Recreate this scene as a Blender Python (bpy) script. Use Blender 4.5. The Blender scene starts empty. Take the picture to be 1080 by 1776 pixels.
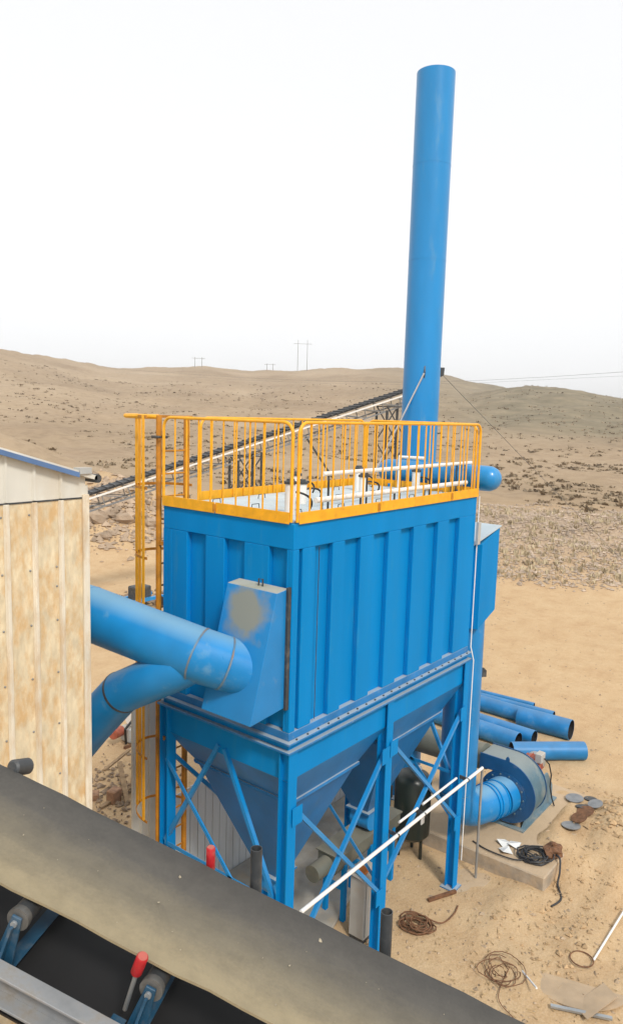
import bpy, math, random
from mathutils import Vector, Matrix, noise
R = math.radians
random.seed(7)
sc = bpy.context.scene

# ---------------------------------------------------------------- camera
CAM = Vector((-6.172, -5.094, 7.716))
YAW, PITCH, ROLL, FPX = R(38.238), R(7.628), R(1.679), 1294.39
f = Vector((math.cos(YAW)*math.cos(PITCH), math.sin(YAW)*math.cos(PITCH), -math.sin(PITCH)))
rt = f.cross(Vector((0, 0, 1))).normalized(); up = rt.cross(f)
cr = math.cos(ROLL)*rt + math.sin(ROLL)*up
cu = -math.sin(ROLL)*rt + math.cos(ROLL)*up
cam = bpy.data.cameras.new('camera'); camo = bpy.data.objects.new('camera', cam)
sc.collection.objects.link(camo)
m = Matrix.Identity(4)
for i in range(3):
    m[i][0], m[i][1], m[i][2], m[i][3] = cr[i], cu[i], -f[i], CAM[i]
camo.matrix_world = m
cam.sensor_fit = 'VERTICAL'; cam.sensor_height = 36; cam.lens = 36*FPX/1776
cam.clip_start = 0.05; cam.clip_end = 6000
sc.camera = camo

# ---------------------------------------------------------------- sky, sun, exposure
SUN_EL, SUN_AZ = R(46), R(-119)         # direction towards the sun, azimuth from +X
wd = bpy.data.worlds.new('World'); sc.world = wd; wd.use_nodes = True
nt = wd.node_tree; nt.nodes.clear()
sky = nt.nodes.new('ShaderNodeTexSky'); sky.sky_type = 'NISHITA'; sky.sun_disc = False
sky.sun_elevation = SUN_EL; sky.sun_rotation = R(90) - SUN_AZ
sky.dust_density = 1.5; sky.air_density = 1.0; sky.ozone_density = 1.0
hs = nt.nodes.new('ShaderNodeHueSaturation'); hs.inputs['Saturation'].default_value = 0.12
bgn = nt.nodes.new('ShaderNodeBackground'); bgn.inputs['Strength'].default_value = 0.089
wo = nt.nodes.new('ShaderNodeOutputWorld')
cl = nt.nodes.new('ShaderNodeMix'); cl.data_type = 'RGBA'; cl.inputs[0].default_value = .8      # even layer of thin cloud over the clear sky
cl.inputs[7].default_value = (7.0, 7.05, 7.15, 1)
nt.links.new(sky.outputs[0], hs.inputs['Color']); nt.links.new(hs.outputs[0], cl.inputs[6]); nt.links.new(cl.outputs[2], bgn.inputs['Color'])
nt.links.new(bgn.outputs[0], wo.inputs['Surface'])
sl = bpy.data.lights.new('sun', 'SUN'); sl.energy = 1.5; sl.angle = R(10); sl.color = (1, 0.95, 0.87)
so = bpy.data.objects.new('sun', sl); sc.collection.objects.link(so)
sd = Vector((math.cos(SUN_EL)*math.cos(SUN_AZ), math.cos(SUN_EL)*math.sin(SUN_AZ), math.sin(SUN_EL)))
so.rotation_euler = sd.to_track_quat('Z', 'Y').to_euler(); so.location = (0, -20, 30)
vs = sc.view_settings
vs.view_transform = 'Standard'; vs.look = 'None'; vs.gamma = 1; vs.use_curve_mapping = False
vs.exposure = 0.85

# ---------------------------------------------------------------- materials
def mat(name, col, rough=.55, metal=0., spec=.5, var=.12, vscale=3., dust=None, dust_amt=0., dust_scale=2.,
        bump=0., bscale=30., top_dust_light=0., stretch=(1, 1, 1), coat=0.):
    """procedural paint / stone / steel: base colour broken by noise, patches of dust, fine relief"""
    M = bpy.data.materials.new(name); M.use_nodes = True
    t = M.node_tree; N = t.nodes; L = t.links
    b = N['Principled BSDF']
    b.inputs['Roughness'].default_value = rough; b.inputs['Metallic'].default_value = metal
    b.inputs['Specular IOR Level'].default_value = spec
    b.inputs['Coat Weight'].default_value = coat
    geo = N.new('ShaderNodeNewGeometry')
    mp = N.new('ShaderNodeMapping'); mp.inputs['Scale'].default_value = stretch
    L.new(geo.outputs['Position'], mp.inputs['Vector'])
    n1 = N.new('ShaderNodeTexNoise'); n1.inputs['Scale'].default_value = vscale; n1.inputs['Detail'].default_value = 5
    L.new(mp.outputs[0], n1.inputs['Vector'])
    rp = N.new('ShaderNodeMapRange'); rp.inputs[1].default_value = .3; rp.inputs[2].default_value = .7
    rp.inputs[3].default_value = 1-var; rp.inputs[4].default_value = 1+var
    L.new(n1.outputs['Fac'], rp.inputs[0])
    mul = N.new('ShaderNodeVectorMath'); mul.operation = 'SCALE'
    mul.inputs[0].default_value = col; L.new(rp.outputs[0], mul.inputs['Scale'])
    out = mul.outputs[0]
    if dust:
        n2 = N.new('ShaderNodeTexNoise'); n2.inputs['Scale'].default_value = dust_scale; n2.inputs['Detail'].default_value = 7
        n2.inputs['Roughness'].default_value = .65
        L.new(mp.outputs[0], n2.inputs['Vector'])
        r2 = N.new('ShaderNodeMapRange'); r2.inputs[1].default_value = .62-dust_amt*.3; r2.inputs[2].default_value = .78-dust_amt*.2
        r2.inputs[3].default_value = 0; r2.inputs[4].default_value = min(1, .35+dust_amt*.6)
        L.new(n2.outputs['Fac'], r2.inputs[0])
        fac = r2.outputs[0]
        if top_dust_light:
            sx = N.new('ShaderNodeSeparateXYZ'); L.new(geo.outputs['Normal'], sx.inputs[0])
            r3 = N.new('ShaderNodeMapRange'); r3.inputs[1].default_value = .6; r3.inputs[2].default_value = .95
            r3.inputs[3].default_value = 0; r3.inputs[4].default_value = top_dust_light  # paler upward faces: dust, on ducts and flanges also painted light
            L.new(sx.outputs['Z'], r3.inputs[0])
            mx = N.new('ShaderNodeMath'); mx.operation = 'MAXIMUM'
            L.new(fac, mx.inputs[0]); L.new(r3.outputs[0], mx.inputs[1]); fac = mx.outputs[0]
        mix = N.new('ShaderNodeMix'); mix.data_type = 'RGBA'
        L.new(fac, mix.inputs[0]); L.new(out, mix.inputs[6]); mix.inputs[7].default_value = (*dust, 1)
        out = mix.outputs[2]
        rr = N.new('ShaderNodeMapRange'); rr.inputs[3].default_value = rough; rr.inputs[4].default_value = .85
        L.new(fac, rr.inputs[0]); L.new(rr.outputs[0], b.inputs['Roughness'])
    L.new(out, b.inputs['Base Color'])
    if bump:
        n3 = N.new('ShaderNodeTexNoise'); n3.inputs['Scale'].default_value = bscale; n3.inputs['Detail'].default_value = 4
        L.new(mp.outputs[0], n3.inputs['Vector'])
        bp = N.new('ShaderNodeBump'); bp.inputs['Strength'].default_value = bump; bp.inputs['Distance'].default_value = .02
        L.new(n3.outputs['Fac'], bp.inputs['Height']); L.new(bp.outputs[0], b.inputs['Normal'])
    return M

SAND = (.50, .36, .22)
BLUE = mat('blue_paint', (.001, .215, .55), .5, spec=.08, var=.07, vscale=1.3, dust=(.045, .26, .46), dust_amt=.18, dust_scale=5,
           bump=.35, bscale=1.6, top_dust_light=.45, stretch=(1.5, 1.5, .22))
BLUE2 = mat('blue_duct_paint', (.003, .225, .56), .34, spec=.5, var=.10, vscale=2.2, dust=(.10, .29, .48), dust_amt=.2, dust_scale=4,
            bump=.3, bscale=2.2, top_dust_light=.25, stretch=(1, 1, .25), coat=.25)
DUCT = mat('dusty_skylit_duct_paint', (.004, .20, .50), .38, spec=.45, var=.12, vscale=2.2, dust=(.26, .43, .50), dust_amt=.12, dust_scale=3,
            bump=.14, bscale=5, top_dust_light=.55)  # pale tops: dust plus sky light painted into the colour
HOPB = mat('hopper_shade_blue', (.004, .16, .44), .42, var=.18, vscale=1.5, dust=(.12, .22, .32), dust_amt=.25, dust_scale=2.2, bump=.15, bscale=6)  # darker than the body blue: shade under the box put into the colour
FLNG = mat('flange_dusty_lit_blue', (.01, .17, .44), .5, var=.2, dust=(.42, .45, .42), dust_amt=.15, dust_scale=9, top_dust_light=.75)  # whitened ledge tops: dust, with the light on them painted in
PIPEB = mat('pipe_blue', (.006, .17, .42), .45, var=.2, vscale=3, dust=(.2, .28, .36), dust_amt=.2, dust_scale=3, top_dust_light=.25)
YEL = mat('orange_yellow_paint', (.82, .39, .012), .42, var=.12, vscale=8, dust=(.30, .13, .05), dust_amt=.12, dust_scale=9)
YEL2 = mat('rusty_orange_paint', (.50, .20, .012), .5, var=.25, vscale=6, dust=(.14, .06, .02), dust_amt=.35, dust_scale=5)
WHITE = mat('white_pipe', (.78, .77, .74), .45, var=.06, dust=(.5, .42, .32), dust_amt=.15, dust_scale=8)
ROOFW = mat('roof_plate', (.46, .54, .58), .55, var=.10, vscale=2, dust=(.5, .45, .36), dust_amt=.25, dust_scale=2.5)
STEEL = mat('grey_steel', (.24, .25, .26), .45, metal=.4, var=.2, vscale=8, dust=(.3, .24, .17), dust_amt=.3, dust_scale=8)
DSTEEL = mat('dark_steel', (.045, .05, .055), .5, var=.3, vscale=10, dust=(.2, .16, .12), dust_amt=.3, dust_scale=10)
BLACK = mat('black_rubber', (.014, .014, .015), .55, var=.2)
PIPE_SHADE = mat('pipe_inner_shade', (.01, .01, .012), .7, var=.2)  # near black: shade inside open pipe ends put into the colour
RED = mat('red_roller', (.42, .012, .018), .5, var=.2, vscale=25, dust=(.35,.2,.14), dust_amt=.3, dust_scale=14, top_dust_light=.5)
REDD = mat('red_oxide', (.35, .09, .05), .5, var=.25, vscale=12)
CONC = mat('concrete', (.36, .30, .23), .85, var=.2, vscale=5, dust=(.50, .36, .22), dust_amt=.7, dust_scale=3, bump=.5, bscale=18, top_dust_light=.75)
RUST = mat('rust', (.16, .075, .035), .8, var=.35, vscale=14, bump=.3)
WOOD = mat('weathered_wood', (.30, .20, .11), .8, var=.3, vscale=10, bump=.3)
BRICK = mat('brick_rubble', (.30, .17, .10), .85, var=.3, vscale=9, bump=.4)
ROCK = mat('rubble_rock', (.34, .255, .18), .9, var=.35, vscale=1.2, bump=.6, bscale=6)
GREENT = mat('tank_dark', (.012, .020, .016), .35, var=.2, dust=(.12, .10, .07), dust_amt=.2)
OLIVE = mat('olive_duct', (.12, .13, .11), .5, var=.2, dust=(.3, .26, .18), dust_amt=.3, top_dust_light=.35)
CAB = mat('cabinet_grey', (.42, .43, .42), .4, var=.08, dust=(.45, .36, .25), dust_amt=.25, top_dust_light=.5)
GALV = mat('galvanised', (.36, .38, .39), .35, metal=.55, var=.18, vscale=3, dust=(.42, .34, .24), dust_amt=.3)
WALLW = mat('grey_sheet', (.62, .64, .64), .5, var=.10, vscale=2, dust=(.42, .36, .29), dust_amt=.15, dust_scale=1.5, stretch=(1, 1, .3))
SHEDW = mat('shed_white', (.66, .65, .59), .5, var=.08, dust=(.52, .42, .28), dust_amt=.25, dust_scale=1.2, stretch=(1, 1, .5))
SHEDD = mat('shed_dirty', (.66, .57, .40), .6, var=.16, vscale=9, dust=(.56, .34, .13), dust_amt=.62, dust_scale=5.5, stretch=(1.7, 1.7, .7), bump=.35, bscale=14)
SHEDR = mat('shed_rib', (.70, .65, .54), .55, var=.14, vscale=8, dust=(.52, .35, .17), dust_amt=.6, dust_scale=7, stretch=(1, 1, .3))
TRIM = mat('blue_trim', (.10, .19, .38), .45, var=.15, dust=(.4, .36, .3), dust_amt=.3)
POLE = mat('pole_concrete', (.20, .18, .16), .8, var=.1)
CABLE = mat('cable_black', (.03, .03, .032), .5)
WIRE = mat('wire_steel', (.12, .12, .12), .5)
WIREW = mat('wire_bright', (.6, .62, .64), .35, metal=.5)
BAND = mat('stained_joint', (.10, .20, .30), .6, var=.2, vscale=6, dust=(.26,.14,.05), dust_amt=.55, dust_scale=5)
TAN = mat('dusty_sheet', (.42, .31, .20), .7, var=.15, vscale=3, dust=(.5, .36, .22), dust_amt=.6)
HOOD = mat('hood_paint', (.006, .205, .52), .42, var=.1, vscale=2, dust=(.42,.40,.30), dust_amt=.05, dust_scale=3, bump=.1, bscale=6, top_dust_light=.9)
def stain(M, c, rad, col, amt):            # a dried cement stain with its own outline
    t = M.node_tree; N = t.nodes; L = t.links; b = N['Principled BSDF']; src = b.inputs['Base Color'].links[0].from_socket
    g = N.new('ShaderNodeNewGeometry'); n = N.new('ShaderNodeTexNoise'); n.inputs['Scale'].default_value = 4.5; n.inputs['Detail'].default_value = 6
    L.new(g.outputs['Position'], n.inputs['Vector'])
    d = N.new('ShaderNodeVectorMath'); d.operation = 'DISTANCE'; d.inputs[1].default_value = c; L.new(g.outputs['Position'], d.inputs[0])
    m2 = N.new('ShaderNodeMath'); m2.operation = 'MULTIPLY_ADD'; m2.inputs[1].default_value = .45; L.new(n.outputs['Fac'], m2.inputs[0]); L.new(d.outputs['Value'], m2.inputs[2])
    r = N.new('ShaderNodeMapRange'); r.inputs[1].default_value = rad+.16; r.inputs[2].default_value = rad+.34; r.inputs[3].default_value = amt; r.inputs[4].default_value = 0
    L.new(m2.outputs[0], r.inputs[0])
    x = N.new('ShaderNodeMix'); x.data_type = 'RGBA'; L.new(r.outputs[0], x.inputs[0]); L.new(src, x.inputs[6]); x.inputs[7].default_value = (*col,1)
    L.new(x.outputs[2], b.inputs['Base Color'])
stain(HOOD, (-.26,.44,5.48), .27, (.27,.25,.15), .8)
PAPER = mat('white_scrap', (.7, .7, .68), .6, var=.12)

# ---------------------------------------------------------------- mesh helpers
class MB:
    def __init__(s): s.v = []; s.f = []
    def add(s, vs, fs):
        o = len(s.v); s.v += [Vector(v) for v in vs]; s.f += [tuple(i+o for i in q) for q in fs]; return s
    def box(s, x0, x1, y0, y1, z0, z1):
        return s.add([(x0,y0,z0),(x1,y0,z0),(x1,y1,z0),(x0,y1,z0),(x0,y0,z1),(x1,y0,z1),(x1,y1,z1),(x0,y1,z1)],
                     [(0,3,2,1),(4,5,6,7),(0,1,5,4),(1,2,6,5),(2,3,7,6),(3,0,4,7)])
    def bar(s, p, q, w, h, upv=(0,0,1)):
        p = Vector(p); q = Vector(q); d = (q-p).normalized(); u = Vector(upv)
        if abs(d.dot(u)) > .99: u = Vector((1,0,0))
        a = d.cross(u).normalized()*w/2; b = a.cross(d).normalized()*h/2
        return s.add([p-a-b,p+a-b,p+a+b,p-a+b,q-a-b,q+a-b,q+a+b,q-a+b],
                     [(0,1,2,3),(7,6,5,4),(0,4,5,1),(1,5,6,2),(2,6,7,3),(3,7,4,0)])
    def angle(s, p, q, w, t, upv=(0,0,1)):     # L-section bar
        p = Vector(p); q = Vector(q); d = (q-p).normalized(); u = Vector(upv)
        a = d.cross(u).normalized(); b = a.cross(d).normalized()
        prof = [(0,0),(w,0),(w,t),(t,t),(t,w),(0,w)]
        vs = [p+a*x+b*y for x,y in prof]+[q+a*x+b*y for x,y in prof]
        n = 6
        return s.add(vs, [tuple(range(n-1,-1,-1)), tuple(range(n,2*n))]+[(i,(i+1)%n,(i+1)%n+n,i+n) for i in range(n)])
    def tube(s, pts, r, n=12, caps=True, closed=False, d0=None, d1=None):
        pts = [Vector(p) for p in pts]; k = len(pts)
        rs = r if isinstance(r, (list,tuple)) else [r]*k
        rings = []; prev = None
        for i,p in enumerate(pts):
            if closed: d = (pts[(i+1)%k]-pts[i-1]).normalized()
            elif i == 0: d = (pts[1]-p).normalized()
            elif i == k-1: d = (p-pts[-2]).normalized()
            else:
                d = ((pts[i+1]-p).normalized()+(p-pts[i-1]).normalized()).normalized()
            if i == 0 and d0 is not None: d = Vector(d0).normalized()
            if i == k-1 and d1 is not None: d = Vector(d1).normalized()
            if prev is None:
                a = d.cross(Vector((0,0,1)))
                if a.length < .05: a = d.cross(Vector((1,0,0)))
            else: a = prev - d*prev.dot(d)
            a.normalize(); prev = a; b = d.cross(a)
            sc_ = 1
            rings.append([p+(a*math.cos(t)+b*math.sin(t))*rs[i]*sc_ for t in [2*math.pi*j/n for j in range(n)]])
        vs = [v for g in rings for v in g]; fs = []
        for i in range(k if closed else k-1):
            A = i*n; B = ((i+1)%k)*n
            for j in range(n): fs.append((A+j, A+(j+1)%n, B+(j+1)%n, B+j))
        if not closed and caps:
            fs.append(tuple(range(n-1,-1,-1))); fs.append(tuple(range((k-1)*n, k*n)))
        return s.add(vs, fs)
    def pipe(s, p, q, r, t, n=24):             # hollow open pipe
        p = Vector(p); q = Vector(q); d = (q-p).normalized()
        a = d.cross(Vector((0,0,1)));
        if a.length < .05: a = d.cross(Vector((1,0,0)))
        a.normalize(); b = d.cross(a)
        def ring(c, rr): return [c+(a*math.cos(x)+b*math.sin(x))*rr for x in [2*math.pi*j/n for j in range(n)]]
        vs = ring(p,r)+ring(q,r)+ring(p,r-t)+ring(q,r-t); fs = []
        for j in range(n):
            k = (j+1)%n
            fs += [(j,k,n+k,n+j),(2*n+k,2*n+j,3*n+j,3*n+k),(k,j,2*n+j,2*n+k),(n+j,n+k,3*n+k,3*n+j)]
        return s.add(vs, fs)
    def lathe(s, prof, o, ax=(0,0,1), n=24):   # prof = [(dist along axis, radius)]
        o = Vector(o); d = Vector(ax).normalized(); a = d.cross(Vector((0,0,1)))
        if a.length < .05: a = Vector((1,0,0))
        a.normalize(); b = d.cross(a); vs = []; fs = []
        for h,r in prof:
            vs += [o+d*h+(a*math.cos(x)+b*math.sin(x))*r for x in [2*math.pi*j/n for j in range(n)]]
        for i in range(len(prof)-1):
            for j in range(n):
                k = (j+1)%n; fs.append((i*n+j,i*n+k,(i+1)*n+k,(i+1)*n+j))
        fs.append(tuple(range(n-1,-1,-1))); fs.append(tuple(range((len(prof)-1)*n, len(prof)*n)))
        return s.add(vs, fs)
    def prism(s, poly, vec):                   # polygon (3-D points) pushed along vec
        p = [Vector(x) for x in poly]; n = len(p); vec = Vector(vec)
        return s.add(p+[x+vec for x in p], [tuple(range(n-1,-1,-1)), tuple(range(n,2*n))]+[(i,(i+1)%n,(i+1)%n+n,i+n) for i in range(n)])
    def build(s, name, material, parent=None, smooth=False, bevel=0., origin=None):
        o0 = Vector(origin) if origin is not None else (Vector(parent['_o']) if parent is not None and '_o' in parent else Vector((0,0,0)))
        me = bpy.data.meshes.new(name); me.from_pydata([tuple(v-o0) for v in s.v], [], s.f); me.update()
        import bmesh
        bm = bmesh.new(); bm.from_mesh(me); bmesh.ops.recalc_face_normals(bm, faces=bm.faces)
        if bevel: bmesh.ops.bevel(bm, geom=[e for e in bm.edges if len(e.link_faces) == 2 and e.calc_face_angle(0) > .6], offset=bevel, segments=1, affect='EDGES', clamp_overlap=True)
        bm.to_mesh(me); bm.free()
        me.materials.append(material)
        if smooth:
            for p in me.polygons: p.use_smooth = len(p.vertices) <= 4
            me.set_sharp_from_angle(angle=R(40))
        o = bpy.data.objects.new(name, me); sc.collection.objects.link(o)
        if parent is not None: o.parent = parent; o['_o'] = tuple(o0)
        else: o.location = o0; o['_o'] = tuple(o0)
        return o

def tag(o, label, cat, group=None, kind=None):
    o['label'] = label; o['category'] = cat
    if group: o['group'] = group
    if kind: o['kind'] = kind
    return o
def thing(name, label, cat, loc=(0,0,0), group=None):
    o = bpy.data.objects.new(name, None); sc.collection.objects.link(o); o.location = loc
    o.empty_display_size = .2; o['_o'] = tuple(loc)
    return tag(o, label, cat, group)
def dup(o, off, parent=None):                  # a further piece that shares the mesh
    c = o.copy(); sc.collection.objects.link(c); c.parent = parent if parent is not None else o.parent
    c.location = o.location + Vector(off)
    return c

# ================================================================ TERRAIN
def interp(x, tab):
    if x <= tab[0][0]: return tab[0][1]
    for (a,b),(c,d) in zip(tab, tab[1:]):
        if x <= c: return b+(d-b)*(x-a)/(c-a)
    return tab[-1][1]
def sstep(a, b, x):
    t = max(0, min(1, (x-a)/(b-a))); return t*t*(3-2*t)
BACK = [(-2.2,40),(-1.2,60),(-.7,92),(-.395,89),(-.33,80),(-.255,65),(-.146,72),(-.085,66),(-.015,71),(.077,77),(.123,78),(.176,66),(.242,51),(.31,30),(.396,15),(.7,20),(1.4,45),(2.2,40)]
FRONT = [(-.2,0),(0,0),(.12,10),(.183,30),(.242,51),(.271,56),(.314,52),(.396,37),(.48,22),(.7,10),(1,0)]
def height(x, y, full=False):
    dx, dy = x-CAM.x, y-CAM.y; r = math.hypot(dx, dy)
    b = YAW-math.atan2(dy, dx)                     # bearing, + to the right of the view
    b = (b+math.pi)%(2*math.pi)-math.pi
    n = noise.noise(Vector((x*.05, y*.05, 0)))
    n2 = noise.noise(Vector((x*.35, y*.35, 3)))
    # the terrace the plant stands on
    z = .03*noise.noise(Vector((x*.8, y*.8, 1)))+.02*n2
    z *= sstep(0, 3, r)
    if r < 30:
        n3 = noise.noise(Vector((x*1.7, y*1.7, 7))); n4 = noise.noise(Vector((x*4.1, y*4.1, 2)))
        dug = sstep(2.2,3.4,x)*sstep(.2,-.8,y)*sstep(13,9,x)              # dug-over soil right of the machine
        z += dug*(.045*n3+.022*n4)+.012*n3
        z += sstep(5.45,6.5,x+.35*n3)*sstep(9.6,8.2,x)*sstep(-2.7,-1.35,y+.3*n3)*sstep(2.4,1.2,y)*(.305+.05*n3+.02*n4)*(1-.6*sstep(-.75,-.45,y)*sstep(.9,.6,y)*sstep(5.6,5.9,x)*sstep(8.1,7.9,x))
        z += .30*math.exp(-(((x-7.6)/1.1)**2+((y+1.95)/.5)**2))*(1+.5*n3) + .10*math.exp(-(((x-4.6)/.7)**2+((y+.95)/.35)**2))
    # bank of broken rock, then the dry field
    rb = 35+3.*n+ (8 if b < 0 else 8*sstep(.12,.02,b)) + 6*sstep(.33,.6,b)
    bank = sstep(rb, rb+13, r)
    z += bank*(1.5+.35*n2+.6*n)
    z += sstep(50,150,r)*.7 + sstep(40,90,r)*.5*n
    # left cutting and rubble mound
    z += 2.6*math.exp(-(((b+.262)/.085)**2+((r-47)/6.5)**2))*(1+.35*n2)
    z += 4.6*math.exp(-(((b+.46)/.13)**2+((r-64)/13)**2))*(1+.15*n2)
    # hills
    def ridge(tab, R0, r0, p):
        px = interp(b, tab); zr = CAM.z+R0*px*math.cos(min(abs(b),.5))/FPX
        t = max(0,(r-r0)/(R0-r0))
        if t < 1: hh = (t**p)*(1-.25*(1-t))
        else: hh = 1-.16*min(1,(t-1)*1.2)
        return (zr-2.2)*hh if px > 0 else 0
    Rb = 520-130*sstep(-.2,-.42,b)
    a = ridge(BACK, Rb, 110, 1.05); c = ridge(FRONT, 330, 120, 1.25)*sstep(0,.1,b)
    far = max(a, c)
    z += far + sstep(120,260,r)*(1.1*n+ .8*noise.noise(Vector((x*.017,y*.017,5))))*(1-.75*sstep(.9,1.05,r/Rb))
    if full: return z, r, b, bank, n, n2, far
    return z

import bisect
def make_ground():
    azs = []; a = -math.pi
    while a < math.pi:
        azs.append(a); a += R(.22) if abs(a) < R(31) else R(2.4)
    rs = [.6]
    while rs[-1] < 2400:
        r = rs[-1]; rs.append(r + (.12+r*.012 if r < 26 else .22+r*.018 if r < 60 else r*.021 if r < 700 else r*.15))
    vs = []; fs = []; cols = []
    for r in rs:
        for a in azs:
            h = YAW-a; x = CAM.x+r*math.cos(h); y = CAM.y+r*math.sin(h)
            z, rr, b, bank, n, n2, far = height(x, y, True)
            vs.append((x, y, z))
            g = bank*(1-sstep(47,56,r+4*n2))*sstep(-.33,.02,b+.06*n2)
            cols.append((g, sstep(44,62,r+5*n), max(0,min(1,(b-.05)/.2))*sstep(130,200,r), 1))
    na = len(azs)
    for i in range(len(rs)-1):
        for j in range(na):
            k = (j+1)%na; fs.append((i*na+j,(i+1)*na+j,(i+1)*na+k,i*na+k))
    vs.append((CAM.x,CAM.y,0)); cols.append((0,0,0,1)); c = len(vs)-1
    for j in range(na): fs.append((c,j,(j+1)%na))
    me = bpy.data.meshes.new('ground'); me.from_pydata(vs,[],fs); me.update()
    at = me.color_attributes.new('zone','FLOAT_COLOR','POINT')
    at.data.foreach_set('color',[q for cc in cols for q in cc])
    for p in me.polygons: p.use_smooth = True
    o = bpy.data.objects.new('ground', me); sc.collection.objects.link(o); o['kind'] = 'structure'
    o['label'] = 'sandy yard rising to a rocky bank and dry scrub hills'
    M = bpy.data.materials.new('ground'); M.use_nodes = True; t = M.node_tree; N = t.nodes; L = t.links
    b = N['Principled BSDF']; b.inputs['Roughness'].default_value = .95; b.inputs['Specular IOR Level'].default_value = .15
    geo = N.new('ShaderNodeNewGeometry'); va = N.new('ShaderNodeVertexColor'); va.layer_name = 'zone'
    sep = N.new('ShaderNodeSeparateColor'); L.new(va.outputs[0], sep.inputs[0])
    def nz(scale, det=6, rough=.6, stretch=None):
        n = N.new('ShaderNodeTexNoise'); n.inputs['Scale'].default_value = scale; n.inputs['Detail'].default_value = det
        n.inputs['Roughness'].default_value = rough
        if stretch:
            mp = N.new('ShaderNodeMapping'); mp.inputs['Scale'].default_value = stretch
            L.new(geo.outputs['Position'], mp.inputs['Vector']); L.new(mp.outputs[0], n.inputs['Vector'])
        else: L.new(geo.outputs['Position'], n.inputs['Vector'])
        return n.outputs['Fac']
    def ramp(fac, stops):
        r = N.new('ShaderNodeValToRGB'); e = r.color_ramp.elements
        while len(e) < len(stops): e.new(.5)
        for q,(p,c) in zip(e, stops): q.position = p; q.color = (*c,1)
        L.new(fac, r.inputs[0]); return r.outputs[0]
    def mix(fac, a_, b_, mode='MIX'):
        x = N.new('ShaderNodeMix'); x.data_type = 'RGBA'; x.blend_type = mode
        if isinstance(fac, float): x.inputs[0].default_value = fac
        else: L.new(fac, x.inputs[0])
        for s_,v in ((6,a_),(7,b_)):
            if isinstance(v, tuple): x.inputs[s_].default_value = (*v,1)
            else: L.new(v, x.inputs[s_])
        return x.outputs[2]
    sand = ramp(nz(.35), [(.3,(.42,.25,.115)),(.52,(.51,.345,.178)),(.72,(.56,.405,.23))])
    sand = mix(.45, sand, ramp(nz(4.5,8,.7), [(.3,(.34,.22,.115)),(.5,(.52,.37,.215)),(.75,(.62,.48,.31))]))
    sand = mix(.38, sand, ramp(nz(1.1,7,.62), [(.34,(.36,.20,.085)),(.5,(.52,.35,.185)),(.66,(.59,.435,.255))]))
    sand = mix(.30, sand, ramp(nz(38,4,.7), [(.32,(.26,.17,.10)),(.5,(.52,.38,.24)),(.7,(.66,.54,.40))]))
    grav = ramp(nz(3.2,8,.75), [(.30,(.19,.135,.095)),(.48,(.37,.28,.20)),(.7,(.48,.38,.29))])
    hill = ramp(nz(.05,8,.62), [(.32,(.26,.185,.12)),(.5,(.36,.27,.175)),(.7,(.43,.33,.22))])
    hill = mix(.5, hill, ramp(nz(.55,8,.7,(1,1,3)), [(.36,(.16,.112,.066)),(.5,(.34,.25,.16)),(.68,(.44,.34,.225))]))
    hill = mix(.4, hill, ramp(nz(.016,5,.55), [(.36,(.23,.165,.105)),(.5,(.34,.25,.165)),(.64,(.46,.36,.25))]))
    green = ramp(nz(.12,8,.65), [(.35,(.15,.125,.08)),(.55,(.22,.182,.118)),(.75,(.31,.25,.165))])
    hill = mix(sep.outputs[2], hill, green)
    c = mix(sep.outputs[1], sand, hill); c = mix(sep.outputs[0], c, grav)
    L.new(c, b.inputs['Base Color'])
    bp = N.new('ShaderNodeBump'); bp.inputs['Strength'].default_value = .55; bp.inputs['Distance'].default_value = .06
    L.new(nz(6,8,.7), bp.inputs['Height']); L.new(bp.outputs[0], b.inputs['Normal'])
    me.materials.append(M)
make_ground()

def scatter_mesh(name, items, material, label):
    vs = []; fs = []
    for V,F in items:
        o = len(vs); vs += V; fs += [tuple(i+o for i in q) for q in F]
    me = bpy.data.meshes.new(name); me.from_pydata(vs,[],fs); me.update(); me.materials.append(material)
    o = bpy.data.objects.new(name, me); sc.collection.objects.link(o); o['kind'] = 'stuff'; o['label'] = label
    return o
rng = random.Random(11)
def at_polar(px, r):
    h = YAW-math.atan((px-540)/FPX); return CAM.x+r*math.cos(h), CAM.y+r*math.sin(h)
OCT = [(0,2,4),(2,1,4),(1,3,4),(3,0,4),(2,0,5),(1,2,5),(3,1,5),(0,3,5)]
def stone(x, y, z, s, rg):
    a = rg.random()*6.28; ca, sa = math.cos(a), math.sin(a); V = []
    for vx,vy,vz in ((1,0,0),(-1,0,0),(0,1,0),(0,-1,0),(0,0,1),(0,0,-1)):
        k = s*(.6+.8*rg.random()); vx,vy,vz = vx*k+s*.35*(rg.random()-.5), vy*k*.8+s*.35*(rg.random()-.5), vz*k*.6
        V.append((x+vx*ca-vy*sa, y+vx*sa+vy*ca, z+vz))
    return V, OCT
def tuft(x, y, z, s, rg, n=9, hf=.8):
    V = []; F = []
    for i in range(n):
        a = rg.random()*6.28; l = s*(.5+.7*rg.random()); ox, oy = (rg.random()-.5)*s, (rg.random()-.5)*s
        w = s*.22; ca, sa = math.cos(a), math.sin(a); t = s*.5*rg.random()
        k = len(V)
        h1 = z+l*hf; w2 = w*.55
        V += [(x+ox-sa*w, y+oy+ca*w, z-.05), (x+ox+sa*w, y+oy-ca*w, z-.05), (x+ox+sa*w2+ca*t, y+oy-ca*w2+sa*t, h1), (x+ox-sa*w2*.5+ca*t, y+oy+ca*w2+sa*t, h1*.92+z*.08)]
        F.append((k,k+1,k+2,k+3))
    return V, F
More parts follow.
